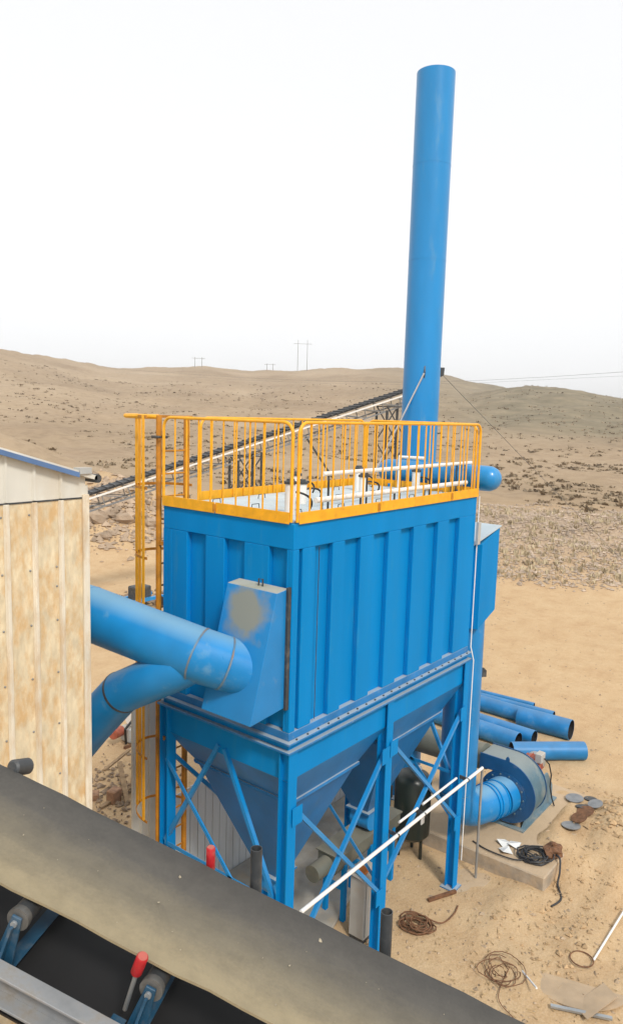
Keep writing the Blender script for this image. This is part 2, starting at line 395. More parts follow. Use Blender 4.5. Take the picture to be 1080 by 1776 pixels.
# broken rock on the bank
it = []
for i in range(16000):
    px = rng.uniform(760, 1240) if i % 5 else rng.uniform(560, 780); r = rng.uniform(33, 54); x, y = at_polar(px, r)
    z, rr, b, bank, n, n2, far = height(x, y, True)
    if bank < .03+.1*rng.random(): continue
    it.append(stone(x, y, z+.02, (.03+.15*rng.random()**4), rng))
scatter_mesh('bank_stones', it, mat('bank_stone', (.38,.30,.23), .9, var=.35, vscale=1.5), 'loose broken stones covering the bank beyond the yard')
# pebbles and clods over the yard
it = []
for i in range(2600):
    px = rng.uniform(560, 1180) if i % 4 else rng.uniform(0, 420); r = 8.5+26*rng.random()**1.6; x, y = at_polar(px, r)
    it.append(stone(x, y, height(x,y)+.004, .012+.035*rng.random()**3, rng))
scatter_mesh('yard_pebbles', it, mat('yard_pebble', (.36,.27,.18), .9, var=.35, vscale=4), 'small pebbles and clods scattered on the sand')
# dry scrub
it = []
for i in range(7500):
    px = rng.uniform(-120, 1200); u = rng.random(); r = 52+300*u**1.7
    x, y = at_polar(px, r)
    if noise.noise(Vector((x*.06,y*.06,9))) < -.12+.25*rng.random()-.1: continue
    s = .16+.55*rng.random()**2.2+.0006*r
    it.append(tuft(x, y, height(x,y), s*1.25, rng, 12 if r < 130 else 8, .32))
scatter_mesh('scrub', it, mat('scrub_brown', (.275,.21,.135), .95, var=.35, vscale=.2), 'low brown scrub dotted over the field and hillsides')
it = []
for i in range(900):
    px = rng.uniform(760, 1200); r = rng.uniform(34, 52); x, y = at_polar(px, r)
    if height(x,y) < .15: continue
    it.append(tuft(x, y, height(x,y), .12+.2*rng.random(), rng, 6))
scatter_mesh('dry_grass', it, mat('straw', (.46,.38,.25), .95, var=.25), 'pale dry grass growing among the bank stones')
it = []
for i in range(1500):
    px = rng.gauss(205, 45); r = rng.gauss(44.5, 2.6); x, y = at_polar(px, r)
    it.append(stone(x, y, height(x,y)+.03, .06+.30*rng.random()**3, rng))
scatter_mesh('mound_rubble', it, mat('mound_stone',(.36,.27,.19),.9,var=.4,vscale=1.4), 'loose rubble covering the mound behind the ladder')
# boulders of the rubble mound
BL = [(170,905,1.05,'large grey brown boulder at the left foot of the rubble mound'),(196,896,.7,'pale boulder in the middle of the rubble mound'),
      (218,908,1.0,'dark grey boulder in front on the rubble mound, below the slanting conveyor'),(247,902,.75,'tan boulder on the rubble mound beside the ladder cage'),
      (184,935,.6,'reddish boulder lying low before the rubble mound'),(262,915,.8,'tan boulder on the rubble mound between ladder cage and box'),
      (205,868,.6,'small pale boulder near the top of the rubble mound'),(232,872,.55,'small tan boulder near the mound top left of the ladder cage')]
for px, py, s, lab in BL:
    # march along the sight line to the mound surface
    d = f+(px-540)/FPX*cr-(py-888)/FPX*cu; t = 20
    while t < 90 and (CAM+d*t).z > height((CAM+d*t).x,(CAM+d*t).y): t += .25
    p = CAM+d*t; s *= .62; rg = random.Random(int(px)); mb = MB(); n = 10; vs = []; fs = []
    for i in range(7):
        th = math.pi*i/6
        for j in range(n):
            ph = 2*math.pi*j/n; k = s*(.75+.5*rg.random())
            vs.append((math.sin(th)*math.cos(ph)*k, math.sin(th)*math.sin(ph)*k*.85, math.cos(th)*k*.7))
    for i in range(6):
        for j in range(n): fs.append((i*n+j,(i+1)*n+j,(i+1)*n+(j+1)%n,i*n+(j+1)%n))
    base = Vector((p.x,p.y,height(p.x,p.y)))
    mb.add([Vector(v)+base+Vector((0,0,s*.2)) for v in vs], fs)
    tag(mb.build('boulder', ROCK, origin=base), lab, 'boulder', 'boulders of the rubble mound')

# thin dusty air
hz = MB().box(CAM.x-2500,CAM.x+2500,CAM.y-2500,CAM.y+2500,-8,75).build('haze', None)
hz['kind'] = 'stuff'; hz['label'] = 'thin pale dusty air over the yard and hills'
hm = bpy.data.materials.new('haze'); hm.use_nodes = True; hm.node_tree.nodes.clear()
hv = hm.node_tree.nodes.new('ShaderNodeVolumePrincipled'); hv.inputs['Color'].default_value = (.985,.985,.99,1); hv.inputs['Density'].default_value = .0004
ho = hm.node_tree.nodes.new('ShaderNodeOutputMaterial'); hm.node_tree.links.new(hv.outputs[0], ho.inputs['Volume'])
hz.data.materials.clear(); hz.data.materials.append(hm)

# ================================================================ DUST COLLECTOR
LX, WY, T, B = 4.4, 2.14, 6.5, 4.02
dc = thing('dust_collector', 'large blue baghouse dust collector on legs with yellow railed roof', 'dust collector', (2.2, 1.07, 0))
body = MB().box(.07, LX-.07, .07, WY-.07, 3.98, 6.3).build('body', BLUE, dc)
MB().box(0, LX, 0, WY, 6.215, T).build('fascia', BLUE, dc, bevel=.006)
REC = [(.105,.165),(.39,.72),(.96,1.29),(1.58,1.92),(2.22,2.55),(2.88,3.22),(3.55,3.87)]
edges = [0]+[e for r_ in REC for e in r_]+[LX]
for a, b in zip(edges[::2], edges[1::2]):
    MB().box(a, b, 0, .071, 4.115, 6.2145).build('wall_panel', BLUE, dc, bevel=.008)
    MB().box(a, b, WY-.071, WY, 4.115, 6.2145).build('wall_panel', BLUE, dc)
for a, b in ((.0712,.10),(.36,.74),(1.06,1.38),(1.70,1.98)):
    MB().box(0, .0711, a, b, 4.115, 6.2143).build('wall_panel', BLUE, dc, bevel=.008)
MB().box(0, .0711, 1.98+.001, WY-.0712, 4.115, 6.2143).build('wall_panel', BLUE, dc, bevel=.008)
for a, b in ((.0712,.5),(.9,1.3),(1.66,WY-.0712)):
    MB().box(LX-.0711, LX, a, b, 4.115, 6.2143).build('wall_panel', BLUE, dc)
MB().box(.001, LX-.001, .001, WY-.001, 4.02, 4.114).build('sill', FLNG, dc, bevel=.005)
MB().box(.452, .458, -.004, .002, 4.15, 6.2).build('weld_seam', DSTEEL, dc)
fl = MB().box(-.06, LX+.06, -.06, WY+.06, 3.995, 4.02).build('flange', FLNG, dc, bevel=.003)
MB().box(-.055, LX+.055, -.055, WY+.055, 3.885, 3.912).build('flange', FLNG, dc, bevel=.003)
MB().box(.005, LX-.005, .005, WY-.005, 3.9125, 3.9945).build('flange_web', BLUE, dc)
for i in range(22): 
    if i == 0: bolt = MB().lathe([(0,.012),(.014,.012)], (.1,-.035,4.0205), (0,0,1), 6).build('bolt', DSTEEL, fl)
    else: dup(bolt, (i*.2,0,0))
# hoppers
def hopper(x0, x1):
    zt, zs, zf, zb = 3.8845, 3.52, 3.05, 1.52; xc = (x0+x1)/2; yc = WY/2
    rings = [(x0,x1,.02,WY-.02,zt),(x0,x1,.02,WY-.02,zs),(x0+.34,x1-.34,.25,WY-.25,zf),(xc-.16,xc+.16,yc-.16,yc+.16,zb)]
    vs = []; fs = []
    for a,b,c,d,z in rings: vs += [(a,c,z),(b,c,z),(b,d,z),(a,d,z)]
    for i in range(3):
        for j in range(4): fs.append((i*4+j,i*4+(j+1)%4,i*4+4+(j+1)%4,i*4+4+j))
    fs += [(0,1,2,3),(12,13,14,15)]
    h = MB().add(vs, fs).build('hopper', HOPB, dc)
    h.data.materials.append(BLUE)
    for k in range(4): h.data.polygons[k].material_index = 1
    a,b,c,d,z = rings[2]; s = MB()
    s.box(a-.02,b+.02,c-.035,c-.001,z-.02,z+.02).box(a-.02,b+.02,d+.001,d+.035,z-.02,z+.02)
    s.box(a-.035,a-.001,c,d,z-.019,z+.019).box(b+.001,b+.035,c,d,z-.019,z+.019)
    s.build('stiffener', FLNG, h)
    MB().box(xc-.22,xc+.22,yc-.22,yc+.22,zb-.03,zb-.001).build('outlet_flange', FLNG, h)
    MB().lathe([(-.17,.17),(.17,.17)],(xc,yc,zb-.2),(0,1,0),18).build('rotary_valve', BLUE2, h, smooth=True)
hopper(.03, 2.09); hopper(2.13, LX-.03)
MB().box(2.091,2.129,.03,WY-.03,3.3,3.88).build('cross_beam', BLUE, dc)
# legs: H-sections with base plates
def leg(x, y):
    w, t, d = .15, .014, .15
    g = MB().box(x-w/2,x+w/2,y-d/2,y-d/2+t,.02,3.883).box(x-w/2,x+w/2,y+d/2-t,y+d/2,.02,3.883).box(x-t/2,x+t/2,y-d/2+t,y+d/2-t,.02,3.883)
    o = g.build('leg', BLUE, dc)
    MB().box(x-.13,x+.13,y-.13,y+.13,.0,.0195).build('base_plate', FLNG, o)
    return o
LEGX = (.05, 2.11, LX-.05)
for x in LEGX:
    for y in (.04, WY-.04): leg(x, y)
def brace(p, q, w=.052, upv=(0,1,0), m_=None): MB().angle(p, q, w, .010, upv).build('brace', m_ or BLUE2, dc)
y = -.045
brace((.1,y,3.15),(2.06,y,1.05)); brace((2.06,y+.015,3.22),(.1,y+.015,1.15))
brace((2.16,y,3.25),(4.3,y,1.2)); brace((4.3,y+.015,3.1),(2.16,y+.015,1.3))
y = WY-.10
brace((.1,y,3.15),(2.06,y,1.05)); brace((4.3,y,3.15),(2.16,y,1.2))
for x in (-.02, LX-.1):
    brace((x,2.08,3.15),(x,.1,1.2), upv=(1,0,0)); brace((x+.015,2.08,1.98),(x+.015,1.1,3.62), upv=(1,0,0))
    brace((x+.015,.1,1.9),(x+.015,1.0,3.62), upv=(1,0,0)); brace((x,2.08,1.96),(x,.1,1.96), upv=(1,0,0))
brace((2.10,2.08,3.1),(2.10,.1,1.2), upv=(1,0,0))
for x,y,z in ((.125,-.05,3.1),(2.0,-.05,3.15),(2.2,-.05,3.2),(4.26,-.05,3.05),(2.0,-.05,1.08),(.125,-.05,1.15),(4.26,-.05,1.2)):
    MB().box(x-.09,x+.09,y-.008,y-.001,z-.11,z+.11).build('gusset_plate', BLUE, dc)
# roof plates with lifting handles
nx, ny = 5, 3
for i in range(nx):
    for j in range(ny):
        x0 = .06+i*(LX-.12)/nx; x1 = x0+(LX-.12)/nx-.015; y0 = .06+j*(WY-.12)/ny; y1 = y0+(WY-.12)/ny-.015
        p = MB().box(x0,x1,y0,y1,6.502,6.525).build('roof_plate', ROOFW, dc, bevel=.004)
        xc, yc = (x0+x1)/2, (y0+y1)/2
        for k in (.05,):
            MB().tube([(xc+k-.07,yc,6.525),(xc+k-.06,yc,6.58),(xc+k+.06,yc,6.58),(xc+k+.07,yc,6.525)], .006, 6).build('handle', DSTEEL, p)
# compressed-air header pipes, pulse valves and hoses
def header(y, z, xa, xb, n, rad=.03):
    h = MB().tube([(xa,y,z),(xb,y,z)], rad, 14).build('air_pipe', WHITE, dc, smooth=True)
    for i in range(n):
        x = xa+.12+(xb-xa-.6)*i/(n-1)
        MB().tube([(x,y+.001,6.525),(x,y+.001,z-rad)], .014, 8).build('pipe_support', DSTEEL, h)
header(.36, 6.98, .95, 4.86, 5, .028); header(.2, 6.70, .62, 4.4, 5, .034)
for i,(x,y,hh) in enumerate(((.42,.42,.36),(1.35,1.0,.26),(1.9,1.55,.30),(2.75,1.0,.28),(3.35,1.5,.33),(3.9,.8,.32))):
    v = MB().lathe([(0,.062),(hh,.062)],(x,y,6.526),(0,0,1),16).build('pulse_valve', WHITE, dc, smooth=True)
    MB().lathe([(0,.075),(.03,.075),(.04,.05),(.06,.045)],(x,y,6.526+hh),(0,0,1),14).build('valve_cap', DSTEEL, v)
    pts = [(x+.05,y,6.5+hh*.8)]
    for k in range(1,8):
        u = k/7; pts.append((x+.05+.35*u, y-.25*u*(1-u)*2+.02, 6.56+(hh*.8-.04)*(1-u)**2+.1*math.sin(u*3.14)))
    MB().tube(pts,.014,6).build('hose', BLACK, v, smooth=True)
MB().tube([(4.05,1.2,6.525),(4.05,1.2,7.05),(4.05,.75,7.05)],.028,10).build('air_pipe', WHITE, dc, smooth=True)
# air tank across the far end of the roof
at_ = MB().lathe([(-.03,.02),(0,.10),(.05,.16),(.13,.195),(.2,.2),(2.0,.2),(2.08,.19),(2.14,.15),(2.18,.06)],(4.72,-.2,6.76),(0,1,0),28).build('air_tank', BLUE2, dc, smooth=True)
for y in (.35,1.6): MB().box(4.4,4.85,y-.03,y+.03,6.50,6.57).build('tank_bracket', BLUE, at_)
# railing
rail = MB()
H = 1.1; zr = T+H; rr = .019
def arch(p, q, r=.13):
    p = Vector(p); q = Vector(q); d = (q-p).normalized(); pts = [p]; z = Vector((0,0,1))
    top = p+z*(zr-T-.02)
    for k in range(7):
        a = math.pi/2*k/6; pts.append(top-z*r+d*r+(-d*math.cos(a)+z*math.sin(a))*r)
    top2 = q+z*(zr-T-.02)
    for k in range(7):
        a = math.pi/2*k/6; pts.append(top2-z*r-d*r+(d*math.sin(a)+z*math.cos(a))*r)
    pts.append(q); return pts
z0 = T+.02
SIDES = [((.05,.0,z0),(LX,.0,z0)), ((.0,.05,z0),(.0,WY,z0)), ((.62,WY,z0),(LX,WY,z0)), ((LX,.06,z0),(LX,WY-.06,z0))]
for p, q in SIDES:
    r_ = MB().tube(arch(p,q), rr, 10).build('railing', YEL, dc, smooth=True)
    p = Vector(p); q = Vector(q); L_ = (q-p).length; d = (q-p)/L_; n = round(L_/.205)
    out = Vector((d.y,-d.x,0)); 
    a = p-Vector((0,0,.02)); b_ = q-Vector((0,0,.02))
    cuts = [0, L_*.36, L_*.80, L_] if L_ > 3 else [0, L_*.55, L_]
    off = {0:Vector((0,-.03,0)),1:Vector((-.03,0,0)),2:Vector((0,.03,0)),3:Vector((.03,0,0))}[SIDES.index((tuple(p),tuple(q)))] if False else Vector((0,0,0))
    nrm = Vector((0,0,0))
    c = Vector((LX/2,WY/2,0)); mid = (p+q)/2
    nrm = Vector((0,math.copysign(1,mid.y-c.y),0)) if abs(d.x) > .5 else Vector((math.copysign(1,mid.x-c.x),0,0))
    for k,(u,v) in enumerate(zip(cuts, cuts[1:])):
        A = p+d*(u+.006)+nrm*.024+Vector((0,0,.045)); Bq = p+d*(v-.006)+nrm*.024+Vector((0,0,.045))
        MB().bar(A,Bq,.008,.13).build('toe_board', YEL, r_, bevel=.002)
        if k: MB().bar(A-d*.03+nrm*.008, A+d*.025+nrm*.008,.006,.09).build('joint_plate', YEL2, r_)
    bal = MB().tube([p+d*(L_/n),p+d*(L_/n)+Vector((0,0,zr-T-.03))], .0105, 8, caps=False).build('baluster', YEL, r_, smooth=True)
    for i in range(2, n): dup(bal, d*(L_/n*(i-1)))
# caged ladder on the back wall
lad = MB().tube([(.04,WY+.14,.3),(.04,WY+.14,7.62)],.038,10).tube([(.50,WY+.14,.3),(.50,WY+.14,7.62)],.038,10).build('ladder', YEL2, dc, smooth=True)
rg0 = MB().tube([(.04,WY+.14,.5),(.50,WY+.14,.5)],.013,6).build('rung', YEL2, lad)
for i in range(1,24): dup(rg0,(0,0,.29*i))
def hoop_pts(z): return [(.27+.38*math.sin(a), WY+.19+.52*max(0,math.cos(a))+.0, z) for a in [R(-95)+R(190)*k/14 for k in range(15)]]
hp = MB()
P = hoop_pts(2.2)
for a,b in zip(P,P[1:]): hp.bar(a,b,.008,.035)
hoop = hp.build('cage_hoop', YEL2, lad)
for i in range(1,7): dup(hoop,(0,0,.9*i))
for k in (1,5,6,13):
    x,y,_ = P[k]; MB().bar((x,y,2.2),(x,y,7.62),.045,.012,(1,0,0)).build('cage_strap', YEL, lad)
MB().tube([(.04,WY+.14,7.6),(-.06,WY+.45,7.6),(.0,WY+.75,7.6),(.27,WY+.85,7.6)],.03,8).build('grab_rail', YEL, lad, smooth=True)
MB().tube([(-.02,WY+.06,7.35),(.10,WY+.06,7.35),(.10,WY+.2,7.35),(-.02,WY+.2,7.35)],.018,8,closed=True).build('clamp', DSTEEL, lad)
for z in (6.0,4.6,3.4): MB().bar((.04,WY,z),(.04,WY+.12,z),.05,.05).build('ladder_bracket', YEL2, lad)
# inlet hood (wedge) on the near short wall
y0, y1 = .05, .80
hood = MB().prism([(-.002,y0,5.78),(-.20,y0,5.76),(-.59,y0,4.37),(-.002,y0,4.42)],(0,y1-y0,0)).build('inlet_hood',
   HOOD, dc, bevel=.004)
MB().tube([(-.09,.36,5.77),(-.09,.36,5.85),(-.09,.42,5.85),(-.09,.42,5.77)],.010,6).build('lifting_eye', DSTEEL, hood)
MB().box(-.05,-.001,.016,.0485,4.4,5.8).build('hood_shadow_strip', DSTEEL, hood)  # dark strip standing for the shadow gap beside the hood
# outlet hood on the far short wall
MB().prism([(LX+.001,.16,4.30),(LX+.30,.16,4.30),(LX+.34,.02,4.30),(5.36,.02,4.52),(5.36,.80,4.52),(LX+.001,.80,4.30)],(0,0,1.40)).build('outlet_hood', BLUE, dc, bevel=.004)
MB().box(LX+.001,5.40,-.02,.84,5.92,5.945).build('hood_lid', ROOFW, dc) if False else MB().prism([(LX+.001,.0,5.725),(5.38,-.0,5.93),(5.38,.82,5.93),(LX+.001,.82,5.725)],(0,0,.02)).build('hood_lid', ROOFW, dc)
# conduit down the far corner
MB().tube([(LX+.03,-.03,6.5),(LX+.03,-.03,4.1),(LX+.01,-.10,3.9),(LX+.0,-.10,.5)],.009,8).build('conduit', WHITE, dc, smooth=True)
MB().box(LX-.01,LX+.08,-.06,-.02,5.75,6.1).build('junction_box', CAB, dc)

# ================================================================ DUCTS
idt = thing('inlet_duct', 'fat blue round duct with a lower branch running from shed to hood', 'duct', (-.8,2.0,4.5))
ELB = Vector((-.62,.98,4.98))
MIT = (.42,-.86,-.30)
main = MB().tube([(-1.80,5.6,5.72),(-1.0,2.3,5.27),(-.70,.74,5.04)], [.325,.32,.305], 40, d1=MIT).build('duct_pipe', DUCT, idt, smooth=True)
MB().tube([(-.70,.74,5.04),(-.20,.345,4.80)], [.305,.295], 40, d0=MIT).build('end_section', DUCT, idt, smooth=True)
def band(p, d, r, w, m_): p = Vector(p); d = Vector(d).normalized(); return MB().tube([p-d*w, p+d*w], r, 40).build('joint_band', m_, main, smooth=True)
band((-.70,.74,5.04), MIT, .311, .010, BAND)
band((-.475,.560,4.932), (.735,-.58,-.353), .304, .010, BAND)
band((-1.0,2.3,5.27), (.21,-.965,-.14), .323, .006, DUCT)
br = MB().tube([(-.58,.42,5.06),(-.80,.88,4.885),(-.90,1.35,4.64),(-.95,1.75,4.42),(-1.0,2.29,3.87),(-1.1,3.5,2.5)], [.10,.23,.245,.25,.26,.26], 32).build('branch_pipe', DUCT, idt, smooth=True)
MB().tube([(-.949,1.737,4.428),(-.952,1.763,4.408)], .2535, 32).build('seam_ring', DSTEEL, br, smooth=True)
odt = thing('downcomer_duct', 'vertical blue duct dropping from the outlet hood to the fan', 'duct', (5.0,.36,.3))
MB().tube([(5.0,.36,4.55),(5.0,.34,1.35)], .31, 32).build('duct_pipe', DUCT, odt, smooth=True)
el = []
for k in range(9):
    a = math.pi/2*k/8; u = .5
    el.append((5.0+u*(1-math.cos(a)), .34-.33*(1-math.cos(a))*.5, 1.352-(.47)*math.sin(a)))
el += [(6.0,.03,.88)]
MB().tube(el, [.31]*9+[.32], 32).build('elbow', DUCT, odt, smooth=True)
for x,y in ((5.72,.11),(5.80,.09),(5.96,.045)): MB().tube([(x,y,.881),(x+.025,y-.007,.88)], .335, 32).build('flange_ring', BLUE, odt, smooth=True)
MB().tube([(6.0,.03,.88),(6.24,-.01,.88)], .335, 32).build('inlet_collar', DUCT, odt, smooth=True)
MB().prism([(5.17,.12,3.36),(5.26,.05,3.36),(5.26,.05,3.47),(5.22,.08,3.52),(5.17,.12,3.52)],(.014,.018,0)).build('lug', DSTEEL, odt)

# ================================================================ CHIMNEY
SX, SY, SR = 6.56, 2.34, .352
ch = thing('chimney', 'tall slender blue steel chimney stack rising behind the collector', 'chimney', (SX,SY,0))
for a, b in ((0,4.2),(4.2,7.95),(7.95,10.6),(10.6,12.3),(12.3,13.92)):
    MB().pipe((SX,SY,a+.003),(SX,SY,b-.003), SR, .012, 40).build('stack_section', BLUE2, ch, smooth=True)
for z in (4.2,7.95,10.6,12.3): MB().pipe((SX,SY,z-.010),(SX,SY,z+.010), SR+.0025, .01, 40).build('weld_seam', BLUE2, ch, smooth=True)
MB().box(SX-.5,SX+.5,SY-.5,SY+.5,-.02,.03).build('base_plate', FLNG, ch)
d1 = Vector((.72,-.69,0)); l1 = Vector((SX,SY,8.55))+d1*SR
lg = MB().prism([l1+Vector((0,0,.09)), l1+d1*.10+Vector((0,0,.09)), l1+d1*.09-Vector((0,0,.06)), l1+d1*.03-Vector((0,0,.09))],(.02,.02,0)).build('guy_lug', DSTEEL, ch)
d2 = Vector((-.80,-.60,0)); l2 = Vector((SX,SY,8.5))+d2*(SR-.01)
MB().prism([l2+Vector((0,0,.16)), l2+d2*.05+Vector((0,0,.02)), l2-Vector((0,0,.12))],(.012,-.016,0)).build('guy_lug', DSTEEL, ch)
def wire(name, pts, r, label, cat, m_=WIRE, n=6):
    mb = MB().tube(pts, r, n); o = mb.build(name, m_, origin=pts[0]); tag(o, label, cat); return o
g2 = l2+d2*.05
wire('guy_wire', [g2, g2+(Vector((5.1,5.9,0))-g2)*.5+Vector((0,0,-.05)), (5.1,5.9,0)], .016, 'bright steel guy cable slanting down left of the chimney', 'guy wire', WIREW)
g1 = l1+d1*.06-Vector((0,0,.05))
wire('guy_wire', [g1, g1.lerp(Vector((23.8,-.2,0)),.5)-Vector((0,0,.25)), (23.8,-.2,.0)], .005, 'thin guy cable running from the chimney lug out over the right field', 'guy wire')

# ================================================================ FAN ON ITS PAD
pad = MB().prism([(5.16,-1.22,-.3),(8.4,-1.25,-.3),(8.4,1.75,-.3),(5.1,1.75,-.3)],(0,0,.58)).build('concrete_pad', CONC, bevel=.02, origin=(6.6,0,0))
tag(pad, 'rough concrete foundation block under the blue fan', 'foundation')
ft = MB().prism([(3.9,-.34,-.2),(5.08,-.42,-.2),(5.08,.35,-.2),(3.9,.35,-.2)],(0,0,.195)).build('concrete_footing', CONC, bevel=.02, origin=(4.5,0,0))
tag(ft, 'low concrete footing beside the far front leg', 'foundation')
fan = thing('centrifugal_fan', 'blue centrifugal fan with grey rim and motor on concrete pad', 'fan', (6.6,0,.28))
fc = (0.0, .88); sp = []
for k in range(40):
    a = R(60)-R(330)*k/39; rad = .42+.20*k/39
    sp.append((fc[0]+rad*math.cos(a), fc[1]+rad*math.sin(a)))
sp += [(.5, fc[1]+.62),(.5, fc[1]+.34)]
FANB = mat('fan_side_shade', (.006,.075,.20), .4, var=.15, vscale=3, dust=(.3,.3,.28), dust_amt=.2)  # side plates darkened: shade on the inlet face put into the colour
FANR = mat('fan_rim_lit', (.07,.15,.20), .5, var=.15, vscale=3, dust=(.42,.38,.3), dust_amt=.35, top_dust_light=.4)  # paler dusty rim: light falling on it put into the colour
MB().prism([(6.262,y,z) for y,z in sp],(.52,0,0)).build('scroll_rim', FANR, fan, smooth=True)
fcx = [(fc[0]+(y-fc[0])*1.03, fc[1]+(z-fc[1])*1.03) for y,z in sp]
side = MB().prism([(6.24,y,z) for y,z in fcx],(.021,0,0)).build('scroll_side', FANB, fan)
MB().prism([(6.783,y,z) for y,z in fcx],(.018,0,0)).build('scroll_side', FANB, fan)
fr = MB().pipe((6.215,0,.88),(6.239,0,.88),.41,.09,32).build('inlet_flange', FANB, fan, smooth=True)
for k in range(14):
    a = 2*math.pi*k/14; MB().lathe([(0,.016),(.02,.016)],(6.195,.375*math.cos(a),.88+.375*math.sin(a)),(1,0,0),6).build('bolt', FANR, fr)
MB().tube([(6.5,.5,1.35),(6.53,.9,1.28),(6.55,2.05,1.25)],[.24,.26,.27],28).build('outlet_duct', OLIVE, fan, smooth=True)
MB().prism([(6.241,.02,1.48),(6.241,-.06,1.48),(6.241,-.05,1.57),(6.241,-.02,1.60),(6.241,.01,1.57)],(.02,0,0)).build('lifting_lug', FANB, fan)
FANP = mat('fan_base_paint',(.12,.20,.25),.5,var=.12,dust=(.42,.36,.27),dust_amt=.4)
for y in (-.36,.30):
    MB().prism([(6.32,y,.3),(7.75,y,.3),(7.72,y,.60),(7.42,y,.96),(7.22,y,.96),(6.82,y,.66),(6.6,y,.5)],(0,.03,0)).build('pedestal_plate', FANP, fan)
MB().box(6.82,7.72,-.329,.299,.57,.60).build('pedestal_top', FANP, fan)
MB().box(6.2,7.85,-.42,-.33,.281,.31).box(6.2,7.85,.33,.42,.281,.31).box(6.2,6.3,-.329,.329,.281,.31).build('base_frame', FANP, fan)
mo = MB().lathe([(0,.12),(.02,.19),(.05,.2),(.42,.2),(.44,.17)],(7.15,0,.98),(1,0,0),24).build('motor', REDD, fan, smooth=True)
MB().lathe([(0,.19),(.14,.19),(.17,.15)],(7.592,0,.98),(1,0,0),20).build('motor_cowl', GALV, mo, smooth=True)
for k in range(12):
    a = 2*math.pi*k/12; MB().bar((7.22,.212*math.cos(a),.98+.212*math.sin(a)),(7.56,.212*math.cos(a),.98+.212*math.sin(a)),.012,.03,(0,math.cos(a),math.sin(a))).build('cooling_fin', REDD, mo)
MB().box(7.3,7.5,-.26,-.13,1.14,1.32).build('terminal_box', CAB, mo, bevel=.01)
MB().tube([(6.80,0,.98),(7.15,0,.98)],.045,12).build('shaft', STEEL, fan, smooth=True)
MB().pipe((7.02,0,1.02),(7.10,0,1.02),.25,.05,24).build('belt_guard', GALV, fan, smooth=True)
MB().tube([(7.42,-.27,1.22),(7.46,-.36,1.12),(7.5,-.40,.9),(7.42,-.42,.7),(7.46,-.46,.45),(7.5,-.5,.3)],.013,8).build('motor_cable', BLACK, fan, smooth=True)

# ================================================================ PIPES LYING ON THE SAND
def lying(p, q, r, lab, m_=PIPEB, t=.012):
    p = Vector((*p,0)); q = Vector((*q,0))
    p.z = height(p.x,p.y)+r-.01; q.z = height(q.x,q.y)+r-.01
    o = MB().pipe(p, q, r, t, 28).build('steel_pipe', m_, smooth=True, origin=((p.x+q.x)/2,(p.y+q.y)/2,min(p.z,q.z)-r))
    o.data.materials.append(PIPE_SHADE)
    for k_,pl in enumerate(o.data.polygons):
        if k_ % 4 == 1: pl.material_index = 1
    tag(o, lab, 'pipe', 'blue pipes lying in the yard')
lying((9.42,1.20),(10.55,-.06),.205,'short blue pipe lying askew right behind the fan')
lying((11.42,.55),(11.38,1.85),.25,'widest blue pipe of the far pair, dark open end towards the right')
lying((11.62,1.87),(11.72,5.9),.20,'long blue pipe lying end to end with the widest pipe')
lying((12.30,1.30),(12.10,5.6),.125,'slim blue pipe with rusty end behind the widest pipe')
lying((12.75,2.0),(12.55,5.3),.07,'thinnest blue pipe, farthest back in the yard')
lying((9.98,1.28),(10.2,5.2),.215,'long blue pipe with open dark end just behind the short askew pipe')
lying((10.50,1.10),(10.68,5.0),.18,'blue pipe lying between the two long rows, open end beside its neighbour')
lying((8.75,14.9),(9.6,15.5),.16,'dark pipe stub lying on sand beyond the upper duct', DSTEEL)
# ================================================================ BLACK AIR RECEIVER
ar = thing('air_receiver', 'black upright air receiver tank on short legs behind far leg', 'tank', (4.7,1.03,0))
MB().lathe([(.30,.05),(.32,.17),(.37,.26),(.44,.32),(1.42,.32),(1.5,.26),(1.55,.17),(1.57,.05)],(4.7,1.03,0),(0,0,1),28).build('tank_shell', GREENT, ar, smooth=True)
for a in (.4,2.5,4.6): MB().tube([(4.7+.22*math.cos(a),1.03+.22*math.sin(a),0),(4.7+.22*math.cos(a),1.03+.22*math.sin(a),.40)],.03,8).build('leg', GREENT, ar)
MB().box(4.50,4.60,.72,.74,.75,.95).build('nameplate', WHITE, ar)
MB().tube([(4.7,1.03,1.57),(4.7,1.03,1.70),(4.6,.9,1.70)],.02,8).build('valve_pipe', REDD, ar, smooth=True)
MB().lathe([(0,.05),(.03,.05)],(4.6,.88,1.70),(-.6,-.8,0),14).build('gauge', WHITE, ar)
pump = thing('compressor', 'small compressor with pink red parts behind the air receiver', 'compressor', (4.35,1.7,0))
MB().lathe([(-.3,.1),(-.27,.2),(.27,.2),(.3,.1)],(4.95,2.0,1.0),(1,.4,0),18).build('motor', REDD, pump, smooth=True)
MB().box(4.6,5.3,1.8,2.2,.55,.78).build('base', DSTEEL, pump)
for x in (4.65,5.25):
    for y in (1.85,2.15): MB().box(x-.03,x+.03,y-.03,y+.03,0,.549).build('leg', DSTEEL, pump)
